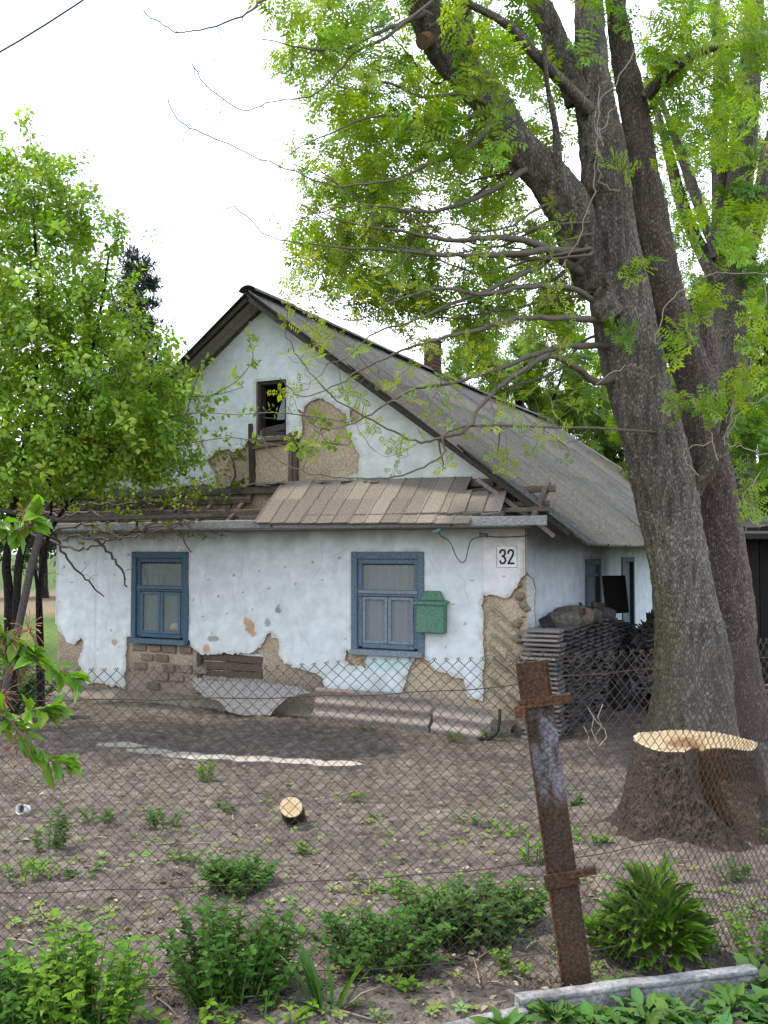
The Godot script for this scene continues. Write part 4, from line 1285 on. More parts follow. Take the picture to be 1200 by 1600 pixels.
	for k in 15:   # more boughs between them
		var y0 := rnd(120, 560)
		var x0 := 690.0 + (y0 - 60.0) * 0.85 if y0 < 330.0 else 920.0
		var x1 := rnd(430, 640); var y1 := y0 + rnd(-90, 120)
		var d0 := rnd(10.4, 11.0); var d1 := rnd(9.0, 12.2)
		var sagp := rnd(10, 60)
		var r0 := rnd(0.016, 0.036)
		var row := []
		for s in 7:
			var f := s / 6.0
			row.append([lerpf(x0, x1, f), lerpf(y0, y1, f) + sagp * sin(PI * minf(f * 1.15, 1.0)) - 70.0 * pow(f, 4.0) + rnd(-14, 14), lerpf(d0, d1, f), lerpf(r0, 0.004, pow(f, 0.7))])
		boughs.append(row)
	for q in boughs:
		var pp := pxpath(q)
		var near := 0
		for k in stem_nodes.size():
			if stem_nodes[k].distance_squared_to(pp[0][0]) < stem_nodes[near].distance_squared_to(pp[0][0]): near = k
		pp.push_front([stem_nodes[near], pp[0][1] * 1.15])
		var pts := only(pp, 5)
		var rr := []
		for k in pts.size():
			var f := float(k) / 5.0
			var j := mini(int(f), pp.size() - 2)
			rr.append(maxf(lerpf(pp[j][1], pp[j + 1][1], f - j) * 0.8, 0.0055))
			pts[k] += Vector3(nz.get_noise_1d(k * 21.0 + q[0][0]), nz.get_noise_1d(k * 17.0 + q[0][1]), 0) * 0.03
		var bb := MB.new()
		bb.tube(pts, rr, 7, Color(0.10, 0.086, 0.064))
		part("bough", bb.mesh(), M.twig, t)
		for k in pts.size():
			cr.p.append(pts[k]); cr.r.append(maxf(rr[k], 0.004))
	# crown: twigs reach for points through its volume and end in tufts of young leaves
	var tw := Color(0.105, 0.09, 0.066)
	var leafy := [
		[at(660, 140, 10.6), Vector3(1.45, 1.8, 1.8), 230], [at(560, 300, 11.2), Vector3(0.8, 1.0, 1.5), 95], [at(520, 60, 10.2), Vector3(0.75, 0.9, 1.5), 55], [at(600, 420, 11.5), Vector3(1.35, 0.6, 1.0), 85], [at(800, 90, 11.4), Vector3(1.3, 1.6, 1.6), 100],
		[at(740, -260, 11.0), Vector3(2.6, 1.6, 2.6), 90], [at(800, 330, 12.2), Vector3(0.9, 1.1, 0.9), 60], [at(1000, 60, 11.8), Vector3(1.4, 1.2, 1.8), 50], [at(1130, 230, 11.2), Vector3(0.7, 1.6, 1.6), 32], [at(1150, 60, 10.4), Vector3(0.8, 1.0, 1.6), 40],
		[at(1000, -320, 11.5), Vector3(3.0, 1.6, 2.6), 70], [at(1200, -100, 11.5), Vector3(1.6, 1.4, 2.0), 60],
		[at(760, 480, 11.6), Vector3(1.2, 0.7, 0.8), 70],
	]
	for e in leafy:
		var l := []
		for k in e[2]: l.append(ell(e[0], e[1]))
		l.sort_custom(func(a, b): return a.distance_squared_to(at(930, 330, 11)) < b.distance_squared_to(at(930, 330, 11)))
		for q in l: cr.sprout(q, rng, tw, 0.12, 4 if rng.randf() < 0.86 else 0)
	var places := leaf_places(cr.tips, 0.60, 0.7, 1.4)
	cr.tips = []
	# a few near tufts and shoots
	for q in [[1070, 520, 10.4], [1095, 495, 10.3], [1110, 470, 10.3], [1060, 545, 10.4], [1072, 625, 10.3], [1100, 640, 10.2], [1120, 632, 10.2], [1180, 560, 10], [1190, 480, 10], [1150, 600, 10.2], [1195, 800, 10], [960, 525, 10.5], [1000, 420, 10.6], [1160, 400, 10], [1120, 330, 10.2], [1188, 330, 10], [970, 260, 10.4], [1040, 250, 10.6], [1100, 180, 10.4]]:
		for k in 2: cr.sprout(at(q[0], q[1], q[2]) + rnd_dir() * 0.12, rng, tw, 0.1, 2)
	places += leaf_places(cr.tips, 1.0, 0.7, 1.1)
	cr.tips = []
	# bare twigs of the low boughs, curving up at the ends, with opening buds
	for k in 420:
		var q := Vector3(rnd(430, 900), rnd(330, 740), rnd(8.7, 10.2))
		if q.y > 560.0 and q.x < 760.0 and rng.randf() < 0.45: continue
		cr.sprout(at(q.x, q.y - rnd(0, 30), q.z), rng, tw, 0.35, 1, 0.9, 0.0055)
	for k in 70:
		cr.sprout(at(rnd(270, 470), rnd(40, 370), rnd(8.8, 9.4)), rng, tw, 0.35, 0, 0.8, 0.005)
	var buds := leaf_places(cr.tips, 0.7, 0.4, 0.75, 0.3)
	part("twigs", cr.twigs.mesh(), M.twig, t, Transform3D(), "stuff")
	var crown := group_node("crown", t)
	var tufts := [ash_tuft(3, 6), ash_tuft(8, 7), ash_tuft(21, 5)]
	var tint := greens(Color(0.25, 0.405, 0.04), 23, 0.30)
	for k in 3:
		var mine := []
		for j in range(k, places.size(), 3): mine.append(places[j])
		scatter("leaves", tufts[k], M.leaf_ash, mine, tint, crown)
	scatter("opening_buds", ash_tuft(5, 4), M.leaf_ash, buds, greens(Color(0.22, 0.30, 0.035), 9, 0.2), crown)
	# hanging rope-like shoots and a torn bark strip
	var hb := MB.new()
	for q in [[[934, 130], [932, 210], [928, 300], [905, 370], [870, 430]], [[960, 160], [944, 200], [930, 240], [945, 290], [965, 300]], [[1000, 60], [960, 130], [930, 180], [940, 230]], [[1094, 745], [1068, 715], [1075, 700], [1110, 690]], [[1130, 695], [1160, 700], [1210, 712]], [[1185, 740], [1165, 780], [1172, 812], [1195, 822]],
			[[1130, 690], [1150, 640], [1180, 590], [1215, 560]], [[1136, 680], [1165, 640], [1210, 615]], [[1134, 660], [1160, 600], [1185, 520], [1200, 440]], [[1120, 720], [1105, 660], [1110, 600]], [[930, 600], [975, 575], [1000, 570]], [[1025, 540], [1040, 480], [1080, 445], [1120, 425], [1200, 430]]]:
		var pts := []
		for w in q: pts.append(at(w[0], w[1], 10.35))
		var sp := smooth_path(pts, 6)
		for k in sp.size(): sp[k] += Vector3(nz.get_noise_1d(k * 60.0 + q[0][0]), nz.get_noise_1d(k * 50.0 + q[0][1]), nz.get_noise_1d(k * 40.0)) * 0.07
		hb.tube(sp, fill(0.0065, sp.size()), 5, Color(0.26, 0.225, 0.165))
	part("hanging_shoots", hb.mesh(), M.twig, t)

func tree(called: String, label: String, cat: String, where: Vector3, trunk_h: float, trunk_r: float, vols: Array, leaf_mesh: Mesh, mat_: Material, base: Color, lo: float, hi: float, grp := "", lean := Vector3.ZERO, tufts := 4, barkc := Color(0.09, 0.078, 0.065), forks := 3) -> Node3D:
	# trunk, limbs, twigs and leaves; vols are [offset, radii, count] ellipsoids of the crown
	var t := thing(called, label, cat, where, 0.0, grp)
	var cr := Crown.new()
	var tint := func(p, _o, ridge): return barkc * (0.8 + 0.5 * clampf(ridge, -0.4, 1.0))
	var top := lean + Vector3(0, trunk_h, 0)
	var path := [[Vector3(0, -0.15, 0), trunk_r * 1.5], [lean * 0.1 + Vector3(0, trunk_h * 0.12, 0), trunk_r], [lean * 0.5 + Vector3(rnd(-0.1, 0.1), trunk_h * 0.5, 0), trunk_r * 0.8], [top, trunk_r * 0.45]]
	part("trunk", limb(path, 14, 0.2, trunk_r * 0.12, tint), M.bark, t)
	cr.feed(only(path.slice(1), 8), trunk_r * 0.6, trunk_r * 0.3)
	for v in vols:
		var a: Vector3 = only(path.slice(1), 8)[rng.randi_range(6, 14)]
		for f in forks:
			var e: Vector3 = v[0] + rnd_dir() * v[1] * 0.5
			var lp := [[a, trunk_r * 0.5], [a.lerp(e, 0.5) + Vector3(0, -0.1, 0) * a.distance_to(e), trunk_r * 0.3], [e, trunk_r * 0.08]]
			part("limb", limb(lp, 7, 0.25, 0.004, tint), M.bark, t)
			cr.feed(only(lp, 8), trunk_r * 0.3, 0.01)
	for v in vols:
		for k in v[2]: cr.sprout(v[0] + rnd_dir() * v[1] * pow(rng.randf(), 0.45), rng, barkc, 0.1, tufts)
	part("twigs", cr.twigs.mesh(), M.twig, t, Transform3D(), "stuff")
	scatter("crown", leaf_mesh, mat_, leaf_places(cr.tips, 1.0, lo, hi), greens(base, 19, 0.3), t)
	return t

func build_far_trees() -> void:
	var big := ash_tuft(31, 9)
	var sp := spray(7, 16, 0.5, 0.16, 0.6)
	# behind and right of the cottage
	var g := "leafy trees behind the cottage"
	var list := [
		["tall leafy ash tree behind the far end of the grey roof", at(820, 862, 34), 9.0, 0.28, [[Vector3(0, 8, 0), Vector3(3.4, 3.6, 3), 170], [Vector3(-1.5, 5, 1), Vector3(3, 1.8, 2), 100]], Color(0.12, 0.22, 0.028), 2.3],
		["leafy tree seen between the roof end and the big ash trunk", at(940, 862, 37), 8.0, 0.25, [[Vector3(0, 6, 0), Vector3(3.2, 3.4, 3), 150], [Vector3(0.5, 2.6, 0), Vector3(3, 1.4, 2), 70]], Color(0.09, 0.17, 0.025), 2.3],
		["pale green tree behind the fork of the big ash trunk", at(1060, 862, 26), 8.0, 0.22, [[Vector3(0, 6.5, 0), Vector3(2.2, 3.2, 2.2), 130], [Vector3(0.6, 3, 0), Vector3(1.8, 1.6, 2), 60]], Color(0.14, 0.25, 0.03), 1.8],
		["broad leafy tree at the right edge behind the dark shed", at(1200, 862, 24), 9.0, 0.28, [[Vector3(0, 7, 0), Vector3(2.6, 3.8, 2.6), 170], [Vector3(-0.3, 3, 0), Vector3(2.2, 1.7, 2), 90]], Color(0.12, 0.21, 0.026), 1.6],
	]
	for q in list:
		var w: Vector3 = q[1]
		w.y = -0.3
		tree("ash_tree", q[0], "tree", w, q[2], q[3], q[4], big, M.leaf_ash, q[5], q[6] * 0.75, q[6] * 1.25, g, Vector3(rnd(-0.5, 0.5), 0, 0))
	# several-stemmed tree behind the big ash, its grey stems rising at the right edge
	var t := thing("ash_tree", "grey several-stemmed tree rising behind the big ash at the right edge", "tree")
	for s in [[[[1150, 900, 16.0, 0.42], [1146, 700, 16.0, 0.36], [1136, 560, 16.0, 0.34], [1136, 430, 16.0, 0.34], [1150, 340, 16, 0.24], [1160, 240, 16, 0.22], [1168, 150, 16, 0.20], [1176, 60, 16, 0.17], [1182, -60, 16, 0.14], [1190, -260, 16, 0.05]]], [[[1130, 440, 16.1, 0.2], [1126, 330, 16.2, 0.15], [1124, 220, 16.2, 0.13], [1128, 130, 16.2, 0.13], [1120, 40, 16.2, 0.10], [1110, -100, 16.2, 0.04]]], [[[1125, 440, 15.8, 0.16], [1090, 380, 15.8, 0.11], [1060, 300, 15.7, 0.09], [1040, 220, 15.6, 0.07], [1010, 120, 15.6, 0.03]]],
			[[[1120, 400, 15.6, 0.10], [1085, 300, 15.5, 0.08], [1055, 215, 15.4, 0.06], [1030, 150, 15.3, 0.03]]], [[[1160, 400, 15.6, 0.2], [1185, 330, 15.5, 0.14], [1200, 250, 15.4, 0.12], [1230, 120, 15.4, 0.08]]]]:
		part("trunk" if s[0][0][1] == 900 else "limb", limb(pxpath(s[0]), 20, 0.12, 0.015, ash_bark), M.bark, t)
	var cr := Crown.new()
	cr.feed([at(1150, 340, 16), at(1165, 200, 16), at(1176, 60, 16), at(1126, 250, 16.2), at(1128, 130, 16.2), at(1060, 300, 15.7), at(1185, 330, 15.5), at(1146, 600, 16)], 0.05)
	for v in [[at(1130, 160, 16), Vector3(1.5, 2.4, 1.6), 110], [at(1190, 420, 15.6), Vector3(0.8, 1.4, 1.2), 45], [at(1060, 420, 16.5), Vector3(0.8, 1.0, 1.2), 40], [at(1170, 660, 15.4), Vector3(0.7, 0.9, 0.8), 40]]:
		for k in v[2]: cr.sprout(ell(v[0], v[1]), rng, Color(0.09, 0.08, 0.06), 0.12, 4)
	part("twigs", cr.twigs.mesh(), M.twig, t, Transform3D(), "stuff")
	scatter("crown", ash_tuft(41, 7), M.leaf_ash, leaf_places(cr.tips, 0.8, 0.9, 1.4), greens(Color(0.15, 0.28, 0.035), 17, 0.3), t)
	# hedge line and trees closing the view on the left
	for q in [[-9.5, -44.0, 6.0, Color(0.06, 0.13, 0.025)], [-17.0, -48.0, 7.0, Color(0.07, 0.15, 0.03)], [-24.0, -46.0, 6.5, Color(0.06, 0.13, 0.025)]]:
		tree("field_tree", "round green tree beyond the field, %s" % ["nearest the cottage wall", "in the middle of its row", "leftmost of its row"][[-9.5, -17.0, -24.0].find(q[0])], "tree", Vector3(q[0], -0.3, q[1]), q[2] * 0.8, 0.22, [[Vector3(0, q[2] * 0.65, 0), Vector3(3.6, q[2] * 0.45, 3), 140]], sp, M.leaf_round, q[3], 1.6, 2.6, "trees beyond the field")
	# spruce
	var s := thing("spruce_tree", "dark pointed spruce tree showing above the green tree left of the gable", "tree", Vector3(-6.5, -0.3, -25.0))
	part("trunk", limb([[Vector3(0, -0.2, 0), 0.2], [Vector3(0.05, 4, 0), 0.13], [Vector3(0, 10.3, 0), 0.02]], 10, 0.3, 0.01, func(_p, _o, _r): return Color(0.07, 0.055, 0.045)), M.bark, s)
	var needles := []
	var bm := MB.new()
	for k in 70:
		var h := 1.5 + 8.7 * k / 70.0
		var ln := (10.4 - h) * 0.21 + 0.12
		var a := k * 2.39996 + rnd(-0.3, 0.3)
		ln *= rnd(0.7, 1.25)
		var out := Vector3(cos(a), 0, sin(a))
		var pts := [Vector3(0, h, 0), Vector3(0, h - 0.06 * ln, 0) + out * ln * 0.5, Vector3(0, h + 0.02 * ln, 0) + out * ln]
		bm.tube(pts, [0.025, 0.015, 0.005], 4, Color(0.06, 0.05, 0.04), false)
		for j in int(ln * 14) + 6:
			var t2 := rnd(0.15, 1.0)
			var p: Vector3 = pts[0].lerp(pts[1], t2).lerp(pts[1].lerp(pts[2], t2), t2)
			needles.append(Transform3D(basis_along((out + Vector3(rnd(-0.9, 0.9), rnd(-0.7, 0.1), rnd(-0.9, 0.9))).normalized(), rnd(0, 6)).scaled(Vector3.ONE * rnd(0.7, 1.3)), p))
	part("branches", bm.mesh(), M.twig, s, Transform3D(), "stuff")
	scatter("crown", spray(15, 30, 0.30, 0.16, 0.22), M.needle, needles, greens(Color(0.022, 0.04, 0.022), 7, 0.25), s)

func build_left_tree() -> void:
	# bushy plum tree on the left with its thin stems, in front of the gable's left half
	var t := thing("plum_tree", "bushy bright green plum tree covering the left half of the gable", "tree")
	var cr := Crown.new()
	var bark := func(_p, _o, ridge): return Color(0.075, 0.062, 0.052) * (0.8 + 0.5 * clampf(ridge, -0.4, 1.0))
	for s in [[[12, 1130, 12.6, 0.10], [14, 940, 12.6, 0.085], [10, 880, 12.6, 0.075], [20, 800, 12.5, 0.07], [40, 690, 12.5, 0.06], [60, 520, 12.4, 0.04], [50, 330, 12.4, 0.02], [20, 230, 12.4, 0.008]], [[20, 1130, 12.5, 0.085], [26, 930, 12.5, 0.075], [34, 860, 12.5, 0.07], [60, 780, 12.4, 0.06], [110, 660, 12.3, 0.05], [150, 520, 12.3, 0.03], [170, 400, 12.3, 0.01]],
			[[66, 1110, 12.9, 0.05], [65, 1000, 12.9, 0.04], [64, 900, 12.9, 0.04], [90, 810, 12.8, 0.035], [190, 700, 12.6, 0.028], [235, 600, 12.5, 0.015], [250, 520, 12.5, 0.008]], [[60, 1105, 12.85, 0.035], [58, 920, 12.85, 0.03], [52, 870, 12.8, 0.03], [80, 800, 12.7, 0.025], [70, 700, 12.6, 0.015]], [[60, 700, 12.5, 0.05], [-40, 560, 12.4, 0.04], [-80, 420, 12.4, 0.015]]]:
		var pp := pxpath(s)
		for e in pp: e[1] *= 0.66
		part("trunk" if s[0][1] > 900 else "limb", limb(pp, 12, 0.08, 0.008, bark), M.bark, t)
		cr.feed(only(pp.slice(mini(3, pp.size() - 2))), 0.03, 0.008)
	var tw := Color(0.09, 0.08, 0.05)
	for v in [[at(60, 440, 12.4), Vector3(1.2, 1.45, 1.3), 300], [at(105, 600, 12.3), Vector3(1.42, 1.2, 1.3), 380], [at(190, 660, 12.1), Vector3(1.05, 0.9, 1.0), 210], [at(-120, 560, 12.4), Vector3(1.5, 2.0, 1.5), 180], [at(30, 730, 12.2), Vector3(1.3, 0.55, 1.2), 170], [at(60, 330, 12.4), Vector3(0.8, 0.85, 0.9), 120], [at(190, 720, 12.0), Vector3(1.0, 0.3, 0.7), 70]]:
		for k in v[2]: cr.sprout(ell(v[0], v[1]), rng, tw, 0.05, 3)
	for q in [[8, 215], [30, 190], [60, 245], [90, 300], [110, 330], [140, 370], [195, 360], [230, 375], [185, 395], [255, 520], [262, 540], [20, 260]]:
		cr.sprout(at(q[0], q[1], 12.4), rng, tw, -0.05, 3)
	part("twigs", cr.twigs.mesh(), M.twig, t, Transform3D(), "stuff")
	var places := leaf_places(cr.tips, 1.0, 0.7, 1.25, 0.8)
	var crown := group_node("crown", t)
	for k in 2:
		var mine := []
		for j in range(k, places.size(), 2): mine.append(places[j])
		scatter("leaves", spray(50 + k, 11, 0.22, 0.085, 0.62), M.leaf_round, mine, greens(Color(0.255, 0.40, 0.055), 21, 0.34), crown)
	# grape vine sprawling over the left half of the bare cornice
	var v := thing("grape_vine", "old grape vine sprawling over the broken cornice with young yellow-green leaves", "vine", house_t.origin, deg_to_rad(-25.8))
	var vc := Crown.new()
	var vb := MB.new()
	for q in [[[-7.9, 2.2, 0.9], [-7.6, 2.75, 0.9], [-6.9, 2.55, 0.85], [-6.2, 2.48, 0.85], [-5.6, 2.62, 0.85], [-5.2, 2.80, 0.8], [-4.8, 2.95, 0.6]], [[-8.1, 2.6, 0.8], [-7.3, 2.50, 0.95], [-6.7, 2.35, 0.98], [-6.2, 2.42, 0.98], [-5.7, 2.6, 0.9], [-5.1, 2.68, 0.85], [-4.6, 2.85, 0.7]], [[-7.8, 2.9, 0.6], [-6.9, 3.05, 0.6], [-6.2, 3.0, 0.6], [-5.6, 3.05, 0.5], [-5.2, 2.95, 0.5], [-4.9, 2.7, 0.8]], [[-7.2, 2.52, 0.9], [-7.0, 2.2, 0.85], [-6.75, 1.9, 0.7], [-6.55, 1.62, 0.55]], [[-8.0, 2.75, 1.0], [-7.2, 2.62, 1.05], [-6.4, 2.72, 1.05], [-5.8, 2.50, 1.02], [-5.3, 2.56, 0.98], [-4.75, 2.72, 0.9]], [[-7.9, 3.1, 0.7], [-7.1, 2.85, 0.95], [-6.5, 2.90, 0.95], [-5.9, 2.74, 1.0], [-5.4, 2.82, 0.95], [-4.9, 2.62, 0.95], [-4.7, 2.3, 0.8]], [[-6.3, 2.5, 0.98], [-6.1, 2.2, 0.85], [-6.0, 1.95, 0.7], [-6.1, 1.75, 0.55]], [[-7.9, 2.6, 0.9], [-7.75, 2.2, 0.8], [-7.7, 1.9, 0.6], [-7.8, 1.7, 0.45]], [[-4.4, 2.9, 0.3], [-4.45, 3.2, 0.2], [-4.40, 3.5, 0.15], [-4.5, 3.8, 0.15]]]:
		var pts := []
		for w in q: pts.append(Vector3(w[0], w[1], w[2]))
		var spt := smooth_path(pts, 6)
		var rr := []
		for k in spt.size():
			rr.append(lerpf(0.022, 0.009, float(k) / spt.size()))
			spt[k] += Vector3(0, nz.get_noise_1d(k * 30.0 + q[0][0] * 900.0), nz.get_noise_1d(k * 33.0 + 500.0)) * 0.08
		vb.tube(spt, rr, 6, Color(0.085, 0.07, 0.06))
		vc.feed(spt, 0.012, 0.005)
	part("stem", vb.mesh(), M.twig, v)
	for k in 420: vc.sprout(Vector3(rnd(-8.1, -4.45), rnd(2.45, 3.2), rnd(0.3, 1.15)), rng, Color(0.10, 0.078, 0.06), 0.3, 1 if k % 2 else 0, 99.0, 0.0065)
	for k in 110: vc.sprout(Vector3(rnd(-7.4, -4.4), rnd(2.9, 3.8), rnd(0.25, 0.7)), rng, Color(0.10, 0.08, 0.06), -0.2, 2)
	for k in 30: vc.sprout(Vector3(rnd(-4.62, -4.28), rnd(3.05, 3.75), rnd(0.1, 0.25)), rng, Color(0.10, 0.08, 0.06), 0.0, 2)
	for k in 34: vc.sprout(Vector3(rnd(-8.0, -4.9), rnd(1.8, 2.4), rnd(0.5, 0.95)), rng, Color(0.09, 0.075, 0.06), -0.3, 0)
	part("twigs", vc.twigs.mesh(), M.twig, v, Transform3D(), "stuff")
	scatter("leaves", spray(61, 4, 0.10, 0.075, 0.9), M.leaf_round, leaf_places(vc.tips, 0.85, 0.7, 1.2, 1.0), greens(Color(0.16, 0.22, 0.03), 11, 0.3), v)
	# long shoots of a young walnut reaching across the attic window
	var w := thing("leafy_shoots", "thin leafy shoots reaching from the plum tree across the attic hole", "branch", Vector3.ZERO)
	var wb := MB.new()
	var wl := []
	for q in [[[250, 655, 12.0], [310, 645, 11.6], [370, 648, 11.4], [440, 645, 11.2], [545, 660, 11.0]], [[260, 620, 12.0], [330, 618, 11.7], [380, 605, 11.5]], [[250, 700, 12.0], [310, 690, 11.7], [360, 684, 11.5], [405, 690, 11.4]], [[330, 618, 11.7], [370, 595, 11.5], [395, 560, 11.5], [388, 530, 11.5]], [[290, 650, 11.8], [305, 600, 11.7], [318, 565, 11.7]], [[405, 690, 11.4], [470, 700, 11.3], [520, 690, 11.2]], [[440, 645, 11.2], [490, 655, 11.1], [510, 690, 11.0], [545, 695, 11.0]]]:
		var pts := []
		for e in q: pts.append(at(e[0], e[1], e[2]))
		var spt := smooth_path(pts, 6)
		wb.tube(spt, fill(0.006, spt.size()), 5, Color(0.12, 0.10, 0.07))
		for k in spt.size():
			if k > 5 and rng.randf() < 0.62:
				wl.append(Transform3D(basis_along((rnd_dir() + Vector3.UP * 0.4).normalized(), rnd(0, 6)).scaled(Vector3.ONE * rnd(0.7, 1.4)), spt[k]))
	part("twig", wb.mesh(), M.twig, w)
	scatter("leaves", spray(71, 5, 0.12, 0.085, 0.6), M.leaf_round, wl, greens(Color(0.14, 0.25, 0.035), 9, 0.25), w)

# ------------------------------------------------------------------ things in the yard
func build_yard_things() -> void:
	var turn := deg_to_rad(-25.8)
	# stack of old roof tiles along the side wall, every tile its own
	var prof := [[-0.5, 0.0], [-0.46, 0.020], [-0.36, 0.020], [-0.32, 0.006], [-0.08, 0.008], [0.0, 0.016], [0.08, 0.008], [0.34, 0.006], [0.40, 0.019], [0.5, 0.017]]
	var meshes := []
	for m in 3:
		var poly := PackedVector2Array()
		for q in prof: poly.append(Vector2(q[0] * 0.30, q[1] + 0.006))
		poly.append(Vector2(0.15, 0.008)); poly.append(Vector2(0.10, -0.004)); poly.append(Vector2(0.0, -0.006)); poly.append(Vector2(-0.13, -0.006)); poly.append(Vector2(-0.15, 0.0))
		var b := MB.new()
		b.prism(poly, 0.44 + m * 0.012, Transform3D(Basis(Vector3(0, 0, -1), Vector3.UP, Vector3(1, 0, 0)), Vector3(-0.22, 0, 0)))
		meshes.append(b.mesh())
	var light_tones := [tinted(M.tile, Color(0.33, 0.29, 0.265)), tinted(M.tile, Color(0.26, 0.225, 0.205)), tinted(M.tile, Color(0.20, 0.17, 0.155))]
	var dark_tones := [tinted(M.tile, Color(0.125, 0.118, 0.118)), tinted(M.tile, Color(0.16, 0.15, 0.15)), tinted(M.tile, Color(0.095, 0.088, 0.087)), tinted(M.tile, Color(0.145, 0.12, 0.11))]
	for s in 12:
		var n := 24 if s < 8 else 24 - (s - 7)
		for k in n:
			var front := s == 0
			var x := 0.30 + rnd(-0.02, 0.02) + (0.02 * sin(s * 1.3) if s else 0.0)
			var z := 0.28 - s * 0.40 + rnd(-0.008, 0.008)
			var y := 0.0 + k * 0.0565 + (0.0 if k < 14 else 0.008)
			var o := MeshInstance3D.new()
			o.name = numbered("stacked_roof_tile")
			o.mesh = meshes[rng.randi() % 3]
			o.material_override = (light_tones if front and k != 15 and k != 16 else dark_tones)[rng.randi() % 3 if front else rng.randi() % 4]
			o.transform = house_t * Transform3D(Basis(Vector3.UP, rnd(-0.05, 0.05)).rotated(Vector3.BACK, rnd(-0.012, 0.012)), Vector3(x, y, z))
			var pos := "pale edged old roof tile stacked flat in the front stack beside the bare corner" if front else "dark old roof tile stacked flat in the long pile along the side wall"
			if front and k == n - 1: pos = "topmost pale old roof tile of the front stack beside the bare corner"
			if front and k == 0: pos = "lowest old roof tile of the front stack, lying on the soil"
			tag(o, pos, "roof tile", "pale roof tiles of the front stack" if front else "dark roof tiles stacked along the side wall")
			o.set_meta("kind", "thing")
			add_child(o)
	# loose things on top of the stack
	var lumps := [[0.27, 1.36, -0.75, 0.24, 0.14, 0.17, "grey rounded stone on the tile stack nearest the wall corner", Color(0.20, 0.185, 0.15)], [0.30, 1.40, -1.2, 0.30, 0.15, 0.20, "pale brown split log lying on top of the tile stack", Color(0.25, 0.20, 0.145)], [0.34, 1.38, -1.75, 0.24, 0.13, 0.2, "dark curved chunk of wood on the tile stack beside the pale log", Color(0.13, 0.11, 0.095)], [0.38, 1.36, -2.3, 0.28, 0.12, 0.2, "small dark chunk of wood at the far end of the tile stack", Color(0.09, 0.08, 0.075)]]
	for q in lumps:
		var b := MB.new()
		var rows := []; var cols := []
		for r in 9:
			var ring := []; var rc := []
			var v := PI * r / 8.0
			for k in 14:
				var u := TAU * k / 14.0
				var d := Vector3(sin(v) * cos(u), -cos(v), sin(v) * sin(u))
				d = Vector3(signf(d.x) * pow(absf(d.x), 0.7), signf(d.y) * pow(absf(d.y), 0.75), signf(d.z) * pow(absf(d.z), 0.7))
				var w := 1.0 + 0.25 * nz.get_noise_3d(d.x * 60.0 + q[2] * 90.0, d.y * 60.0, d.z * 60.0)
				ring.append(d * Vector3(q[3], q[4], q[5]) * w); rc.append(q[7] * (0.8 + 0.4 * w - 0.2))
			ring.reverse(); rc.reverse()
			rows.append(ring); cols.append(rc)
		b.grid(rows, cols, true)
		single("chunk", q[6], "stone" if q[6].contains("stone") else "log", b.mesh(), M.stone, house_t * Transform3D(Basis(Vector3.UP, q[2] * 3.0), Vector3(q[0], q[1], q[2])))
	single("board", "dark square board leaning on the side wall behind the tile stack", "board", box_mesh(Vector3(0.55, 0.62, 0.03), Color(0.035, 0.032, 0.03), 0.006), M.wood, house_t * Transform3D(Basis(Vector3.UP, PI / 2 - 0.5) * Basis(Vector3.RIGHT, -0.12), Vector3(0.30, 1.60, -3.9)))
	single("beam_end", "short dark beam end propped on the front of the tile stack", "beam", box_mesh(Vector3(0.16, 0.12, 0.3), Color(0.05, 0.045, 0.045), 0.01), M.wood, house_t * Transform3D(Basis.from_euler(Vector3(0.3, 0.5, 0.5)), Vector3(0.24, 1.36, -0.15)))
	for q in [[0.35, 1.42, -1.5, 1.2, 0.02, 0.3], [0.42, 1.43, -2.2, 1.4, -0.06, 0.1]]:
		single("plank", "narrow dark plank lying across the tile stack, %s" % ("nearer the front" if q[2] > -2.0 else "farther back"), "plank", rough_plank(q[3], 0.08, 0.03, Color(0.10, 0.08, 0.07), q[2]), M.wood, house_t * Transform3D(Basis(Vector3.UP, PI / 2 + q[5]) * Basis(Vector3.BACK, q[4]), Vector3(q[0], q[1] + 0.08, q[2])))
	# dark heap of broken tiles between the stack and the big tree
	var heap := []
	for k in 900:
		var u := rnd(0.0, 1.0); var a := rnd(0, TAU)
		var hh := 1.22 * pow(1.0 - u, 0.75)
		var c := Vector3(1.0 + cos(a) * u * 0.85, hh * rnd(0.88, 1.0), -3.7 + sin(a) * u * 1.7)
		heap.append(house_t * Transform3D(Basis.from_euler(Vector3(rnd(-0.5, 0.5), rnd(0, 6), rnd(-0.5, 0.5))).scaled(Vector3(rnd(0.35, 0.8), 1.2, rnd(0.4, 0.9))), c))
	var hp := thing("tile_heap", "dark sloping heap of broken roof tiles between the stack and the big tree", "heap")
	scatter("broken_tiles", meshes[0], tinted(M.tile, Color(0.125, 0.115, 0.115)), heap, [Color(1, 1, 1), Color(0.7, 0.7, 0.72), Color(1.25, 1.15, 1.1), Color(0.85, 0.8, 0.8)], hp)
	# slabs leaning on the foot of the wall
	var sl := MB.new()
	sl.prism(jagged([[-4.95, 0.47], [-4.6, 0.43], [-4.2, 0.45], [-3.7, 0.46], [-3.15, 0.44], [-2.93, 0.36], [-3.10, 0.33], [-3.32, 0.26], [-3.44, 0.15], [-3.56, 0.02], [-3.9, -0.02], [-4.25, 0.0], [-4.36, 0.10], [-4.5, 0.17], [-4.72, 0.20], [-4.93, 0.34]]), 0.03, Transform3D(), Color(0.37, 0.35, 0.335), Color(0.30, 0.27, 0.24))
	single("fallen_plaster_slab", "large jagged slab of fallen grey plaster leaning on the cottage foot", "slab", sl.mesh(), M.concrete, house_t * Transform3D(Basis(Vector3.RIGHT, -0.22), Vector3(0, 0.0, 0.48)))
	var cm := corrugated(0.50, 1.72, 0.17, 0.028, 0.01)
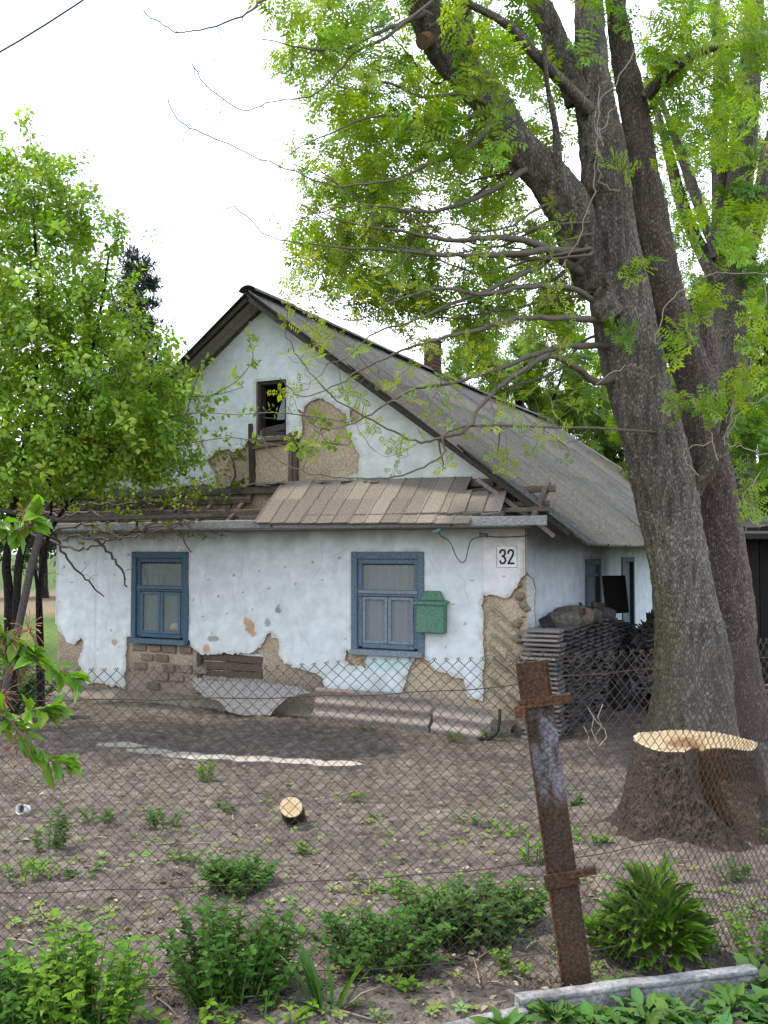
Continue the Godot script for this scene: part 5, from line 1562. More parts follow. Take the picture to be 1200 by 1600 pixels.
	single("corrugated_panel", "long pinkish grey corrugated panel laid along the wall foot under the right window", "panel", cm, tinted(M.concrete, Color(0.33, 0.275, 0.255)), house_t * Transform3D(Basis(Vector3(0, 1, -0.28).normalized(), Vector3(0, 0.28, 1).normalized(), Vector3(1, 0, 0)).orthonormalized(), Vector3(-2.85, 0.20, 0.50)))
	var cm2 := corrugated(0.42, 0.78, 0.17, 0.028, 0.01)
	single("corrugated_panel", "short broken corrugated panel at the wall foot below the bare corner", "panel", cm2, tinted(M.concrete, Color(0.36, 0.31, 0.29)), house_t * Transform3D(Basis(Vector3(0, 1, -0.35).normalized(), Vector3(0, 0.35, 1).normalized(), Vector3(1, 0, 0)).orthonormalized().rotated(Vector3.BACK, -0.06), Vector3(-1.08, 0.16, 0.52)))
	single("rubber_strip", "bent black strip of rubber lying at the wall corner beside the post", "strip", tube_mesh(smooth_path([Vector3(0, 0.05, 0), Vector3(0.12, 0.07, 0.02), Vector3(0.24, 0.14, 0.0), Vector3(0.27, 0.30, -0.02), Vector3(0.26, 0.42, -0.05)], 5), 0.02, Color(0.02, 0.02, 0.022)), M.twig, house_t * Transform3D(Basis(), Vector3(-0.42, -0.06, 0.65)))
	# line of broken slabs across the yard
	var px := [[185, 1168, 60], [235, 1178, 55], [290, 1184, 50], [335, 1188, 70], [400, 1191, 70], [462, 1194, 60], [520, 1198, 55]]
	for k in px.size():
		var p := on_ground(px[k][0], px[k][1])
		var w: float = px[k][2] / 150.0 * 1.5
		var poly := PackedVector2Array()
		for e in 9:
			var a := TAU * e / 9.0
			poly.append(Vector2(cos(a) * w * 0.55 * rnd(0.8, 1.1), sin(a) * 0.13 * rnd(0.55, 1.25)))
		var b := MB.new()
		var g := rnd(0.85, 1.15) * (0.62 if k < 3 else 1.0)
		b.prism(poly, 0.06, Transform3D(), Color(0.60, 0.54, 0.47) * g, Color(0.25, 0.21, 0.17))
		single("path_slab", "broken pale slab of the low stone edging across the yard, %s" % ["at its left end", "second from its left end", "third from its left end", "in its middle, by the weed", "third from its right end", "second from its right end", "at its right end"][k], "slab", b.mesh(), M.concrete, Transform3D(Basis(Vector3.UP, -0.10 + rnd(-0.08, 0.08)) * Basis(Vector3.RIGHT, -PI / 2 + rnd(-0.08, 0.08)), p + Vector3(0, -0.025, 0)), "broken slabs edging the yard path")
	build_stump()
	# short log
	var lp := on_ground(461, 1281)
	var lg := thing("cut_log", "short round log standing tilted on the bare soil, its pale cut face up", "log", lp)
	var ax := Vector3(-0.05, 0.60, 0.78).normalized()
	part("bark", limb([[-ax * 0.05, 0.088], [ax * 0.12, 0.086], [ax * 0.25, 0.084]], 22, 0.03, 0.005, func(_p, _o, r): return Color(0.13, 0.095, 0.065) * (0.9 + 0.3 * r)), M.bark_stump, lg)
	part("cut_face", ring_disc(0.085, Color(0.56, 0.40, 0.22), Color(0.66, 0.50, 0.30)), M.cut, lg, Transform3D(basis_along(ax), ax * 0.254))
	# white cup
	var cp := on_ground(38, 1271)
	var cup := thing("plastic_cup", "small white plastic cup lying on the bare soil near the left edge", "cup", cp + Vector3(0, 0.035, 0))
	var cd := Vector3(-0.35, 0.25, 0.9).normalized()
	var cb := MB.new()
	var rows := []; var cols := []
	for q in [[-0.045, 0.0], [-0.045, 0.028], [-0.04, 0.032], [0.05, 0.042], [0.054, 0.043], [0.05, 0.039], [-0.035, 0.029], [-0.036, 0.0]]:
		var ring := []; var rc := []
		for k in 20:
			ring.append(Vector3(cos(-TAU * k / 20) * q[1], q[0], sin(-TAU * k / 20) * q[1]))
			rc.append(Color(0.75, 0.74, 0.74) if q[0] > -0.03 or q[1] > 0.03 else Color(0.08, 0.07, 0.07))
		rows.append(ring); cols.append(rc)
	cb.grid(rows, cols, true)
	part("body", cb.mesh(), M.enamel, cup, Transform3D(basis_along(cd), Vector3.ZERO))
	part("inside", ring_disc(0.030, Color(0.03, 0.025, 0.025), Color(0.05, 0.04, 0.04)), M.enamel, cup, Transform3D(basis_along(cd), cd * 0.02))
	# pergola pole and rail by the plum tree
	single("wooden_pole", "leaning grey wooden pole under the plum tree at the left edge", "pole", tube_mesh([at(72, 806, 12.0), at(50, 880, 12.05), at(8, 1080, 12.2)], 0.05, Color(0.135, 0.12, 0.11)), M.wood)
	single("wooden_rail", "thin grey rail running level from the pole along the cornice", "pole", tube_mesh([at(-10, 795, 12.0), at(90, 812, 12.2), at(330, 806, 12.75)], 0.03, Color(0.17, 0.15, 0.13)), M.wood)
	# overhead cable
	var cpts := []
	for k in 13:
		var t := k / 12.0
		cpts.append(at(-260, 215, 7.0).lerp(at(330, -150, 9.0), t) + Vector3(0, -0.16 * sin(PI * t), 0))
	single("overhead_cable", "dark overhead cable crossing the sky in the top left corner", "cable", tube_mesh(cpts, 0.0075, Color(0.03, 0.03, 0.035)), M.twig)
	# shed and brush at the right edge
	var sh := thing("plank_shed", "dark wooden shed of weathered planks behind the big ash tree", "shed", Vector3(4.55, -0.35, -14.2), deg_to_rad(-8))
	for k in 26:
		var g := rnd(0.6, 1.3)
		part("plank", box_mesh(Vector3(0.165, 2.75, 0.03), Color(0.030, 0.027, 0.024) * g, 0.004), M.wood, sh, Transform3D(Basis(Vector3.BACK, rnd(-0.006, 0.006)), Vector3(k * 0.172, 1.35 + rnd(-0.03, 0.03), rnd(-0.006, 0.006))))
	part("back_wall", box_mesh(Vector3(4.5, 2.6, 2.4), Color(0.03, 0.027, 0.024)), M.wood, sh, Transform3D(Basis(), Vector3(2.2, 1.3, -1.24)))
	part("roof", box_mesh(Vector3(4.9, 0.08, 3.0), Color(0.06, 0.055, 0.05)), M.wood, sh, Transform3D(Basis(Vector3.RIGHT, 0.12), Vector3(2.2, 2.75, -1.1)))
	var br := thing("brush_pile", "low heap of dry brown branches in front of the dark shed", "brush pile", Vector3(5.0, -0.32, -12.4))
	var bb := MB.new()
	for k in 150:
		var c := Vector3(rnd(-0.9, 1.2), rnd(0.0, 0.45), rnd(-0.5, 0.5))
		var d := Vector3(rnd(-1, 1), rnd(-0.25, 0.35), rnd(-1, 1)).normalized() * rnd(0.25, 0.7)
		bb.tube([c - d, c + Vector3(0, 0.03, 0), c + d], [0.012, 0.010, 0.005], 4, Color(0.16, 0.12, 0.085) * rnd(0.6, 1.4), false)
	part("branches", bb.mesh(), M.twig, br, Transform3D(), "stuff")
	# dry sticks
	var sb := MB.new()
	for k in 160:
		var p := on_ground(rnd(-20, 1220), rnd(1140, 1600))
		var d := Vector3(rnd(-1, 1), rnd(-0.05, 0.12), rnd(-1, 1)).normalized() * rnd(0.03, 0.16)
		p.y += 0.012 + nz.get_noise_2d(p.x * 40.0, p.z * 40.0) * 0.05
		sb.tube([p - d, p + Vector3(rnd(-0.02, 0.02), 0.006, rnd(-0.02, 0.02)), p + d], [0.004, 0.0045, 0.002], 4, Color(0.17, 0.13, 0.095) * rnd(0.6, 1.8), false)
	var sticks := MeshInstance3D.new()
	sticks.name = "dry_sticks"
	sticks.mesh = sb.mesh()
	sticks.material_override = M.twig
	tag(sticks, "thin dry sticks scattered over the bare soil of the yard", "twigs", "", "stuff")
	add_child(sticks)
	# crumbs of earth, chips and dead leaves on the soil
	var cl := MB.new()
	for f in [[Vector3(0, 1, 0), 1.0]]:
		var vv := [Vector3(-1, 0, -0.8), Vector3(0.9, 0, -1), Vector3(1.1, 0, 0.7), Vector3(-0.6, 0, 1), Vector3(0.1, 0.8, 0.1), Vector3(-0.35, 0.6, -0.3)]
		cl.face([vv[0], vv[5], vv[1]]); cl.face([vv[1], vv[4], vv[2]]); cl.face([vv[2], vv[4], vv[3]]); cl.face([vv[3], vv[5], vv[0]]); cl.face([vv[5], vv[4], vv[1]]); cl.face([vv[3], vv[4], vv[5]])
	var pl := []; var tints := []
	for k in 9000:
		var q := Vector2(rnd(-60, 1260), rnd(1130, 1640))
		var p := on_ground(q.x, q.y)
		if rng.randf() < 0.3: p = Vector3(rnd(-5, 5), 0, rnd(-12, -4))
		p.y = gy(p.x, p.z) + nz.get_noise_2d(p.x * 40.0, p.z * 40.0) * 0.05 + nz.get_noise_2d(p.x * 240.0 + 500.0, p.z * 240.0) * 0.03 - 0.004
		var s := 0.006 + 0.022 * pow(rng.randf(), 3.0)
		pl.append(Transform3D(Basis.from_euler(Vector3(rnd(-0.4, 0.4), rnd(0, 6), rnd(-0.4, 0.4))).scaled(Vector3(s, s * rnd(0.4, 0.9), s)), p))
	for k in 31:
		var g := rnd(0.7, 1.3)
		tints.append(Color(0.135 * g, 0.11 * g, 0.088 * g) if k % 6 else Color(0.28 * g, 0.235 * g, 0.18 * g))
	var clods := scatter("soil_clods", cl.mesh(), M.stone, pl, tints, self)
	tag(clods, "crumbs of soil and small stones strewn over the yard", "soil")

func jagged(a: Array) -> PackedVector2Array:   # an outline broken up along its edges
	var out := PackedVector2Array()
	for k in a.size():
		var p := Vector2(a[k][0], a[k][1]); var q := Vector2(a[(k + 1) % a.size()][0], a[(k + 1) % a.size()][1])
		var n := maxi(1, int(p.distance_to(q) / 0.06))
		for s in n:
			var v := p.lerp(q, float(s) / n)
			out.append(v + Vector2(nz.get_noise_2d(v.x * 700.0, v.y * 700.0), nz.get_noise_2d(v.x * 700.0 + 99.0, v.y * 700.0)) * 0.03)
	return out

func tube_mesh(pts: Array, r: float, col: Color, sides := 8) -> ArrayMesh:
	var b := MB.new()
	b.tube(pts, fill(r, pts.size()), sides, col)
	return b.mesh()

func ring_disc(r: float, inner: Color, outer: Color) -> ArrayMesh:   # a sawn face in the xz plane with growth rings
	var rows := []; var cols := []
	for j in 9:
		var ring := []; var rc := []
		for k in 22:
			var a := -TAU * k / 22.0
			var rr := r * (1.0 - j / 8.0)
			var w := 1.0 + 0.05 * sin(a * 2.0 + 0.7)
			ring.append(Vector3(cos(a) * rr * w, 0.002 * sin(k * 2.3 + j), sin(a) * rr * w))
			rc.append(outer.lerp(inner, j / 8.0) * (0.86 if j % 2 else 1.04))
		rows.append(ring); cols.append(rc)
	var b := MB.new()
	b.grid(rows, cols, true)
	return b.mesh()

func build_stump() -> void:
	var o := thing("tree_stump", "wide freshly sawn tree stump with a split hollow front and pale cut top", "stump", Vector3(2.30, -0.13, -7.2))
	var n := 200
	var nose := deg_to_rad(79.0)     # direction of the split: towards the viewer
	var notch := func(a: float, y: float) -> float:
		var d := absf(wrapf(a - nose + (0.66 - y) * 0.50, -PI, PI))
		var w := 0.60 * clampf((y - 0.08) / 0.40, 0.0, 1.0) + 0.02
		return clampf(1.0 - d / w, 0.0, 1.0) * clampf((y - 0.06) / 0.2, 0.0, 1.0)
	var outline := func(a: float, y: float) -> float:
		var t := clampf(y / 0.74, 0.0, 1.0)
		var r := lerpf(0.54, 0.405, pow(t, 0.85)) + 0.10 * exp(-y * 9.0) * (1.0 + 0.8 * sin(a * 5.0 + 1.0))
		r *= 1.0 + 0.05 * sin(a * 2.0 + 0.5) + 0.025 * sin(a * 5.0 + y)
		return r
	var rim := func(a: float) -> float:
		var d := absf(wrapf(a - nose + 0.12, -PI, PI))
		var v := clampf(1.0 - d / 0.46, 0.0, 1.0)
		return 0.72 + 0.012 * sin(a + 2.6) + 0.006 * sin(a * 7.0) - 0.05 * v * (0.9 + 0.12 * sin(a * 5.0))
	var rows := []; var cols := []
	for r in 70:
		var ring := []; var rc := []
		for k in n:
			var a := TAU * k / n
			var y: float = lerpf(-0.12, rim.call(a), r / 69.0)
			var rr: float = outline.call(a, maxf(y, 0.0))
			var ch: float = notch.call(a, y)
			var p := Vector3(cos(a) * rr, y, sin(a) * rr)
			var ridge := (nz_ridge.get_noise_3d(p.x * 11.0, p.y * 3.0, p.z * 11.0) * 0.7 + nz_ridge.get_noise_3d(p.x * 26.0, p.y * 9.0, p.z * 26.0) * 0.4)
			var rr2 := (rr + 0.030 * (ridge if r < 67 else 0.385 + 0.25 * (ridge - 0.385))) * (1.0 - 0.82 * pow(ch, 0.32))
			ring.append(Vector3(cos(a) * rr2, y, sin(a) * rr2))
			var c := Color(0.205, 0.158, 0.125).lerp(Color(0.095, 0.07, 0.054), clampf(0.55 - ridge, 0.0, 1.0))
			c = c.lerp(Color(0.32, 0.17, 0.07).lerp(Color(0.15, 0.08, 0.036), clampf(nz.get_noise_2d(a * 300.0, y * 60.0) + 0.5, 0.0, 1.0)), clampf(ch * 4.0, 0.0, 1.0))
			if r == 69 and y > 0.66: c = Color(0.50, 0.37, 0.20)
			rc.append(c)
		rows.append(ring); cols.append(rc)
	for q in rows: q.reverse()
	for q in cols: q.reverse()
	var b := MB.new()
	b.grid(rows, cols, true)
	part("bark", b.mesh(), M.bark_stump, o)
	# sawn top, sunk towards the rotten middle
	var tr := []; var tc := []
	for j in 22:
		var ring := []; var rc := []
		var f := 1.0 - j / 21.0
		for k in n:
			var a := TAU * k / n
			var y: float = rim.call(a)
			var edge: Vector3 = rows[69][n - 1 - k]
			var p := Vector3(edge.x * f - 0.02 * (1 - f), y, edge.z * f - 0.12 * (1.0 - f))
			var hol := clampf(1.0 - Vector2(p.x + 0.06, p.z + 0.0).length() / 0.16, 0.0, 1.0)
			p.y = minf(p.y, 0.73) - sqrt(hol) * 0.06 * f * (1.0 + 0.5 * nz.get_noise_2d(p.x * 500.0, p.z * 500.0))
			p.y += 0.004 * sin(p.x * 150.0 + p.z * 40.0) * (1.0 - hol)
			ring.append(p)
			var c := Color(0.50, 0.375, 0.225)
			c = c * (1.0 + 0.25 * nz.get_noise_2d(p.x * 900.0 + p.z * 300.0, p.z * 60.0))
			c = c * (0.92 + 0.10 * sin(f * 60.0 + nz.get_noise_2d(a * 60.0, 0.0) * 2.0))
			if f > 0.93: c = Color(0.60, 0.50, 0.36)
			c = c.lerp(Color(0.24, 0.135, 0.055), clampf(hol * 2.6, 0.0, 1.0))
			c = c.lerp(Color(0.30, 0.19, 0.09), clampf(nz.get_noise_2d(p.x * 300.0 + 50.0, p.z * 300.0) * 2.4 - 0.35, 0.0, 0.7))
			c = c.lerp(Color(0.13, 0.062, 0.026).lerp(Color(0.24, 0.125, 0.05), clampf(nz.get_noise_2d(a * 200.0, p.y * 90.0) + 0.5, 0.0, 1.0)), clampf((0.655 - p.y) * 14.0, 0.0, 1.0))
			rc.append(c)
		ring.reverse(); rc.reverse()
		tr.append(ring); tc.append(rc)
	b = MB.new()
	b.grid(tr, tc, true)
	part("cut_top", b.mesh(), M.cut, o)

# ------------------------------------------------------------------ chain-link fence, post, kerb
func zigzag(height: float, step: float, half: float, r: float, phase: int) -> ArrayMesh:
	var pts := []
	var n := int(height / step)
	for k in n + 1:
		var side := -1.0 if (k + phase) % 2 else 1.0
		pts.append(Vector3(side * half * 0.54, height - k * step, 0.004 * side))
	var b := MB.new()
	b.tube(pts, fill(r, pts.size()), 4, Color(0.062, 0.050, 0.043), false)
	b.tube([pts[0] + Vector3(0, -0.001, 0), pts[0] + Vector3(-0.006 * signf(pts[0].x), 0.012, 0), pts[0] + Vector3(-0.012 * signf(pts[0].x), 0.002, 0.004)], [r, r, r], 4, Color(0.062, 0.050, 0.043))
	return b.mesh()

func build_fence() -> void:
	var f := thing("chain_link_fence", "sagging rusty chain-link fence stretched across the front of the yard", "fence", Vector3.ZERO)
	var a := Vector3(-2.35, 0, -4.33); var p := Vector3(0.78, 0, -4.52); var c := Vector3(3.1, 0, -5.55)
	var half := 0.0278
	var m := [zigzag(1.56, half, half, 0.0021, 0), zigzag(1.56, half, half, 0.0021, 1)]
	var rusty := tinted(M.wire, Color(1, 1, 1))
	var n := int(a.distance_to(p) / half)
	for k in n:
		var t := float(k) / n
		var pos := a.lerp(p, t)
		var d := (p - a).normalized()
		var bs := Basis(d, Vector3.UP, d.cross(Vector3.UP))
		var sag := 0.030 * sin(PI * t) + 0.006 * sin(k * 0.21)
		part("wire", m[k % 2], rusty, f, Transform3D(bs.rotated(d, 0.012 * sin(k * 0.13)), pos + Vector3(0, -0.085 - sag + 0.045 * t, 0.02 * sin(t * 7.0))))
	var half2 := 0.0215
	var m2 := [zigzag(1.56, 0.031, half2, 0.0021, 0), zigzag(1.56, 0.031, half2, 0.0021, 1)]
	n = int(p.distance_to(c) / half2)
	for k in n:
		var t := float(k) / n
		var pos := p.lerp(c, t)
		var d := (c - p).normalized()
		var bs := Basis(d, Vector3.UP, d.cross(Vector3.UP))
		part("wire", m2[k % 2], rusty, f, Transform3D(bs.rotated(bs.z, -0.10 * sin(PI * clampf(t * 2.0, 0, 1))), pos + Vector3(0.05 * sin(PI * clampf(t * 2.0, 0, 1)) , -0.05 + 0.045 * t, 0.03 * sin(t * 6.0))))
	# straining wires threaded through the mesh
	for q in [[1.335, 1.345, 1.41, 1.50], [0.47, 0.52, 0.56, 0.67], [0.10, 0.10, 0.12, 0.2]]:
		for s in 2:
			var pts := []
			for k in 25:
				var t := k / 24.0
				var v := a.lerp(p, t) if s == 0 else p.lerp(c, t)
				v.y = (lerpf(q[0], q[1], t) + 0.05 * pow(t, 6.0) if s == 0 else lerpf(q[2], q[3], t)) - 0.012 * sin(PI * t) + 0.004 * sin(k * 1.7)
				v.z += 0.006
				pts.append(v)
			part("straining_wire", tube_mesh(pts, 0.0026, Color(0.06, 0.045, 0.038), 5), rusty, f)
	# a few mended, paler links by the post
	var mb := MB.new()
	for q in [[[925, 1115], [932, 1128], [945, 1140], [948, 1152], [936, 1166]], [[912, 1135], [920, 1150], [918, 1165], [930, 1180]], [[942, 1100], [934, 1120], [940, 1135], [930, 1150], [936, 1170]], [[918, 1105], [928, 1122], [924, 1140], [932, 1160]]]:
		var pts := []
		for w in q: pts.append(at(w[0], w[1], 4.62))
		mb.tube(pts, fill(0.0024, pts.size()), 4, Color(0.34, 0.29, 0.21))
	part("mended_links", mb.mesh(), rusty, f)
	# leaning angle-iron post
	var foot := Vector3(0.90, -0.1, -4.50); var top := Vector3(0.69, 1.49, -4.50)
	var y := (top - foot).normalized()
	var z := Vector3(-0.16, 0, 1).normalized()
	z = (z - y * z.dot(y)).normalized()
	var po := thing("fence_post", "leaning rusty angle-iron fence post with a patch of flaking pale paint", "post", foot)
	po.basis = Basis(y.cross(z), y, z)
	var ln := foot.distance_to(top)
	var rust := func(pos: Vector3) -> Color:
		var n1 := nz.get_noise_3d(pos.x * 300.0, pos.y * 90.0, pos.z * 300.0)
		var col := Color(0.085, 0.058, 0.040).lerp(Color(0.125, 0.072, 0.043), clampf(n1 + 0.3, 0.0, 1.0))
		return col
	for q in [["face", -0.062, 0.075], ["flange", 0.0, 0.0]]:
		var rows := []; var cols := []
		for r in 70:
			var ring := []; var rc := []
			var yy := ln * r / 69.0
			var prof := [[-0.060, 0.0], [0.072, 0.0], [0.072, -0.007], [-0.060, -0.007]] if q[0] == "face" else [[-0.0685, -0.055], [-0.0605, -0.055], [-0.0605, 0.006], [-0.0685, 0.006]]
			for e in prof.size():
				for s in 6:
					var v: Vector2 = Vector2(prof[e][0], prof[e][1]).lerp(Vector2(prof[(e + 1) % 4][0], prof[(e + 1) % 4][1]), s / 6.0)
					var pos := Vector3(v.x, yy, v.y)
					pos += Vector3(1, 0, 1) * nz.get_noise_3d(pos.x * 900.0, yy * 500.0, pos.z * 900.0) * 0.0022
					ring.append(pos)
					var col: Color = rust.call(pos)
					var band := clampf(minf((yy - 0.92) * 10.0, (1.44 - yy) * 8.0), 0.0, 1.0)
					var flake := clampf(nz.get_noise_2d(pos.x * 700.0 + 80.0, yy * 200.0) * 3.0 + 0.75, 0.0, 1.0)
					if q[0] == "face": col = col.lerp(Color(0.30, 0.29, 0.32), band * flake * 0.85)
					if q[0] == "flange": col = col.lerp(Color(0.27, 0.095, 0.045), 0.6)  # rust turned brighter orange: sunlight on this side is put into the colour
					rc.append(col)
			rows.append(ring); cols.append(rc)
		var b := MB.new()
		b.grid(rows, cols, true)
		b.face([rows[69][0], rows[69][6], rows[69][12], rows[69][18]], Color(0.2, 0.1, 0.05))
		part(q[0], b.mesh(), M.rust, po)
	for q in [[-0.01, 1.50, 0.135, 0.17, 0.008, Color(0.125, 0.065, 0.036), 0.0], [0.035, 1.395, 0.24, 0.045, 0.02, Color(0.135, 0.07, 0.036), 0.03], [-0.085, 1.36, 0.05, 0.05, 0.03, Color(0.20, 0.08, 0.04), 0.0], [0.09, 0.60, 0.14, 0.035, 0.02, Color(0.12, 0.065, 0.036), 0.12], [0.0, 0.575, 0.16, 0.07, 0.006, Color(0.10, 0.055, 0.032), 0.1]]:
		part("bracket", box_mesh(Vector3(q[2], q[3], q[4]), q[5], 0.003), M.rust, po, Transform3D(Basis(Vector3.BACK, q[6]), Vector3(q[0], q[1] + 0.02, 0.013)))
	# kerb lengths at the fence foot
	var kerb := func(e0: Vector3, e1: Vector3, h: float, label: String) -> void:
		var L := e0.distance_to(e1)
		var d := (e1 - e0).normalized()
		var k := thing("kerb_stone", label, "kerb", e0, 0.0, "grey kerb lengths along the fence foot")
		k.basis = Basis(d, d.cross(Vector3(0, 0, -1)).normalized() * -1.0 if d.cross(Vector3(0, 0, -1)).y < 0 else d.cross(Vector3(0, 0, -1)).normalized(), Vector3.BACK).orthonormalized()
		var rows := []; var cols := []
		for r in 41:
			var ring := []; var rc := []
			var x := L * r / 40.0
			for q in [[0.03, -0.15], [0.03, h * 0.62], [0.022, h * 0.66], [0.022, h * 0.70], [0.034, h * 0.73], [0.034, h * 0.95], [0.026, h], [-0.024, h], [-0.03, h * 0.95], [-0.03, -0.15]]:
				var w := nz.get_noise_3d(x * 260.0 + e0.x * 900.0, q[1] * 900.0, q[0] * 900.0)
				ring.append(Vector3(x, q[1] + w * 0.006 + 0.012 * nz.get_noise_1d(x * 60.0 + e0.x * 50.0), q[0] + w * 0.004))
				rc.append(Color(0.28, 0.275, 0.275) * (1.0 + w * 0.6 + 0.4 * nz.get_noise_2d(x * 110.0 + 60.0, q[1] * 300.0)))
			rows.append(ring); cols.append(rc)
		var b := MB.new()
		b.grid(rows, cols)
		b.face([rows[0][0], rows[0][1], rows[0][6], rows[0][7], rows[0][9]], Color(0.35, 0.34, 0.34))
		var l := [rows[40][9], rows[40][7], rows[40][6], rows[40][1], rows[40][0]]
		b.face(l, Color(0.35, 0.34, 0.34))
		part("block", b.mesh(), M.concrete, k)
	kerb.call(Vector3(0.565, 0.02, -4.18), Vector3(1.69, 0.02, -4.47), 0.09, "long grey kerb length with a stepped top right of the rusty post's foot")
	kerb.call(Vector3(0.14, -0.03, -3.98), Vector3(0.60, 0.0, -4.15), 0.075, "low half-buried grey kerb length left of the rusty post's foot")
	kerb.call(Vector3(-0.62, -0.05, -3.90), Vector3(-0.34, -0.035, -3.95), 0.06, "end of a grey kerb length showing at the bottom edge by the sword-leaved plant")

# ------------------------------------------------------------------ plants in the yard
func blade_mesh(ln: float, wd: float, curl: float, fold: float, seg := 5, widest := 0.35) -> ArrayMesh:   # one leaf: base at the origin, along z, upper side +y
	var b := MB.new()
	var rows := []; var cols := []
	for r in seg + 1:
		var t := float(r) / seg
		var w := wd * 0.5 * (sin(PI * pow(t, log(0.5) / log(widest))) if t < 1.0 else 0.0)
		w = maxf(w, 0.0012)
		var y := -curl * t * t * ln
		var z := ln * t * (1.0 - 0.25 * curl * t)
		var wav := 0.12 * w * (1.0 if r % 2 else -1.0)
		var ring := [Vector3(-w, y + w * fold + wav, z), Vector3(-w * 0.5, y + w * fold * 0.35, z), Vector3(0, y - w * fold * 0.25, z), Vector3(w * 0.5, y + w * fold * 0.35, z), Vector3(w, y + w * fold - wav, z)]
		rows.append(ring)
		cols.append([Color(1, 1, 1), Color(0.96, 0.96, 0.96), Color(1.12, 1.1, 1.0), Color(0.96, 0.96, 0.96), Color(1, 1, 1)])
	rows.reverse(); cols.reverse()
	b.grid(rows, cols)
	return b.mesh()

func leaf_at(p: Vector3, dir: Vector3, s: float, roll := 0.0) -> Transform3D:   # leaf base at p, growing along dir
	dir = dir.normalized()
	var h := Vector3.UP if absf(dir.y) < 0.95 else Vector3.RIGHT
	var x := h.cross(dir).normalized()
	return Transform3D(Basis(x, dir.cross(x), dir).rotated(dir, roll).scaled(Vector3(s, s, s)), p)

func plant(called: String, label: String, cat: String, where: Vector3, grp: String, leaves: Array, meshes: Array, mats: Array, own: int, stems: MB, stem_col_mat: Material = null) -> Node3D:
	# the leaves that show most are parts, the rest one mass
	var t := thing(called, label, cat, where, 0.0, grp)
	if stems and not stems.v.is_empty(): part("stems", stems.mesh(), M.twig, t, Transform3D(), "stuff")
	var eye := Vector3(0, EYE, 0)
	var order := range(leaves.size())
	order.sort_custom(func(a, b): return (where + leaves[a].origin).distance_squared_to(eye) - leaves[a].origin.y * 1.5 < (where + leaves[b].origin).distance_squared_to(eye) - leaves[b].origin.y * 1.5)
	var rest := []
	for k in order.size():
		if k < own: part("leaf", meshes[k % meshes.size()], mats[(k * 7) % mats.size()], t, leaves[order[k]])
		else: rest.append(leaves[order[k]])
	if rest.size(): scatter("foliage", meshes[0], M.leaf_herb, rest, rest_tint(mats), t)
	return t

func rest_tint(mats: Array) -> Array:
	var o := []
	for m in mats: o.append(m.albedo_color.srgb_to_linear())
	return o

func leaf_set(base: Color, n: int, spread: float, src: StandardMaterial3D) -> Array:
	var out := []
	for g in greens(base, n, spread): out.append(tinted(src, g))
	return out

func herb(width: float, height: float, stems: int, per: int, droop: float, size: float, out: MB) -> Array:
	var leaves := []
	for s in stems:
		var a := rnd(0, TAU)
		var r := width * 0.5 * sqrt(rng.randf())
		var base := Vector3(cos(a) * r * 0.7, 0, sin(a) * r * 0.6)
		var h := height * rnd(0.55, 1.05) * (1.0 - 0.35 * r / (width * 0.5))
		var lean := Vector3(cos(a) * r * 0.6 + rnd(-0.06, 0.06), h, sin(a) * r * 0.5 + rnd(-0.05, 0.05))
		out.tube([base - Vector3(0, 0.04, 0), base + lean * 0.5 + Vector3(0, h * 0.05, 0), base + lean], [0.005, 0.004, 0.002], 4, Color(0.10, 0.14, 0.035), false)
		for k in per:
			var t := (k + 1.0) / per
			var p := base + lean * t
			var az := k * 1.57 + s * 0.9 + rnd(-0.3, 0.3)
			for e in 2:
				var d := Vector3(cos(az + PI * e), rnd(0.1, 0.7) - droop * (1.0 - t), sin(az + PI * e))
				leaves.append(leaf_at(p, d, size * rnd(0.6, 1.15) * (1.0 - 0.45 * absf(t - 0.6)), rnd(-0.4, 0.4)))
	return leaves

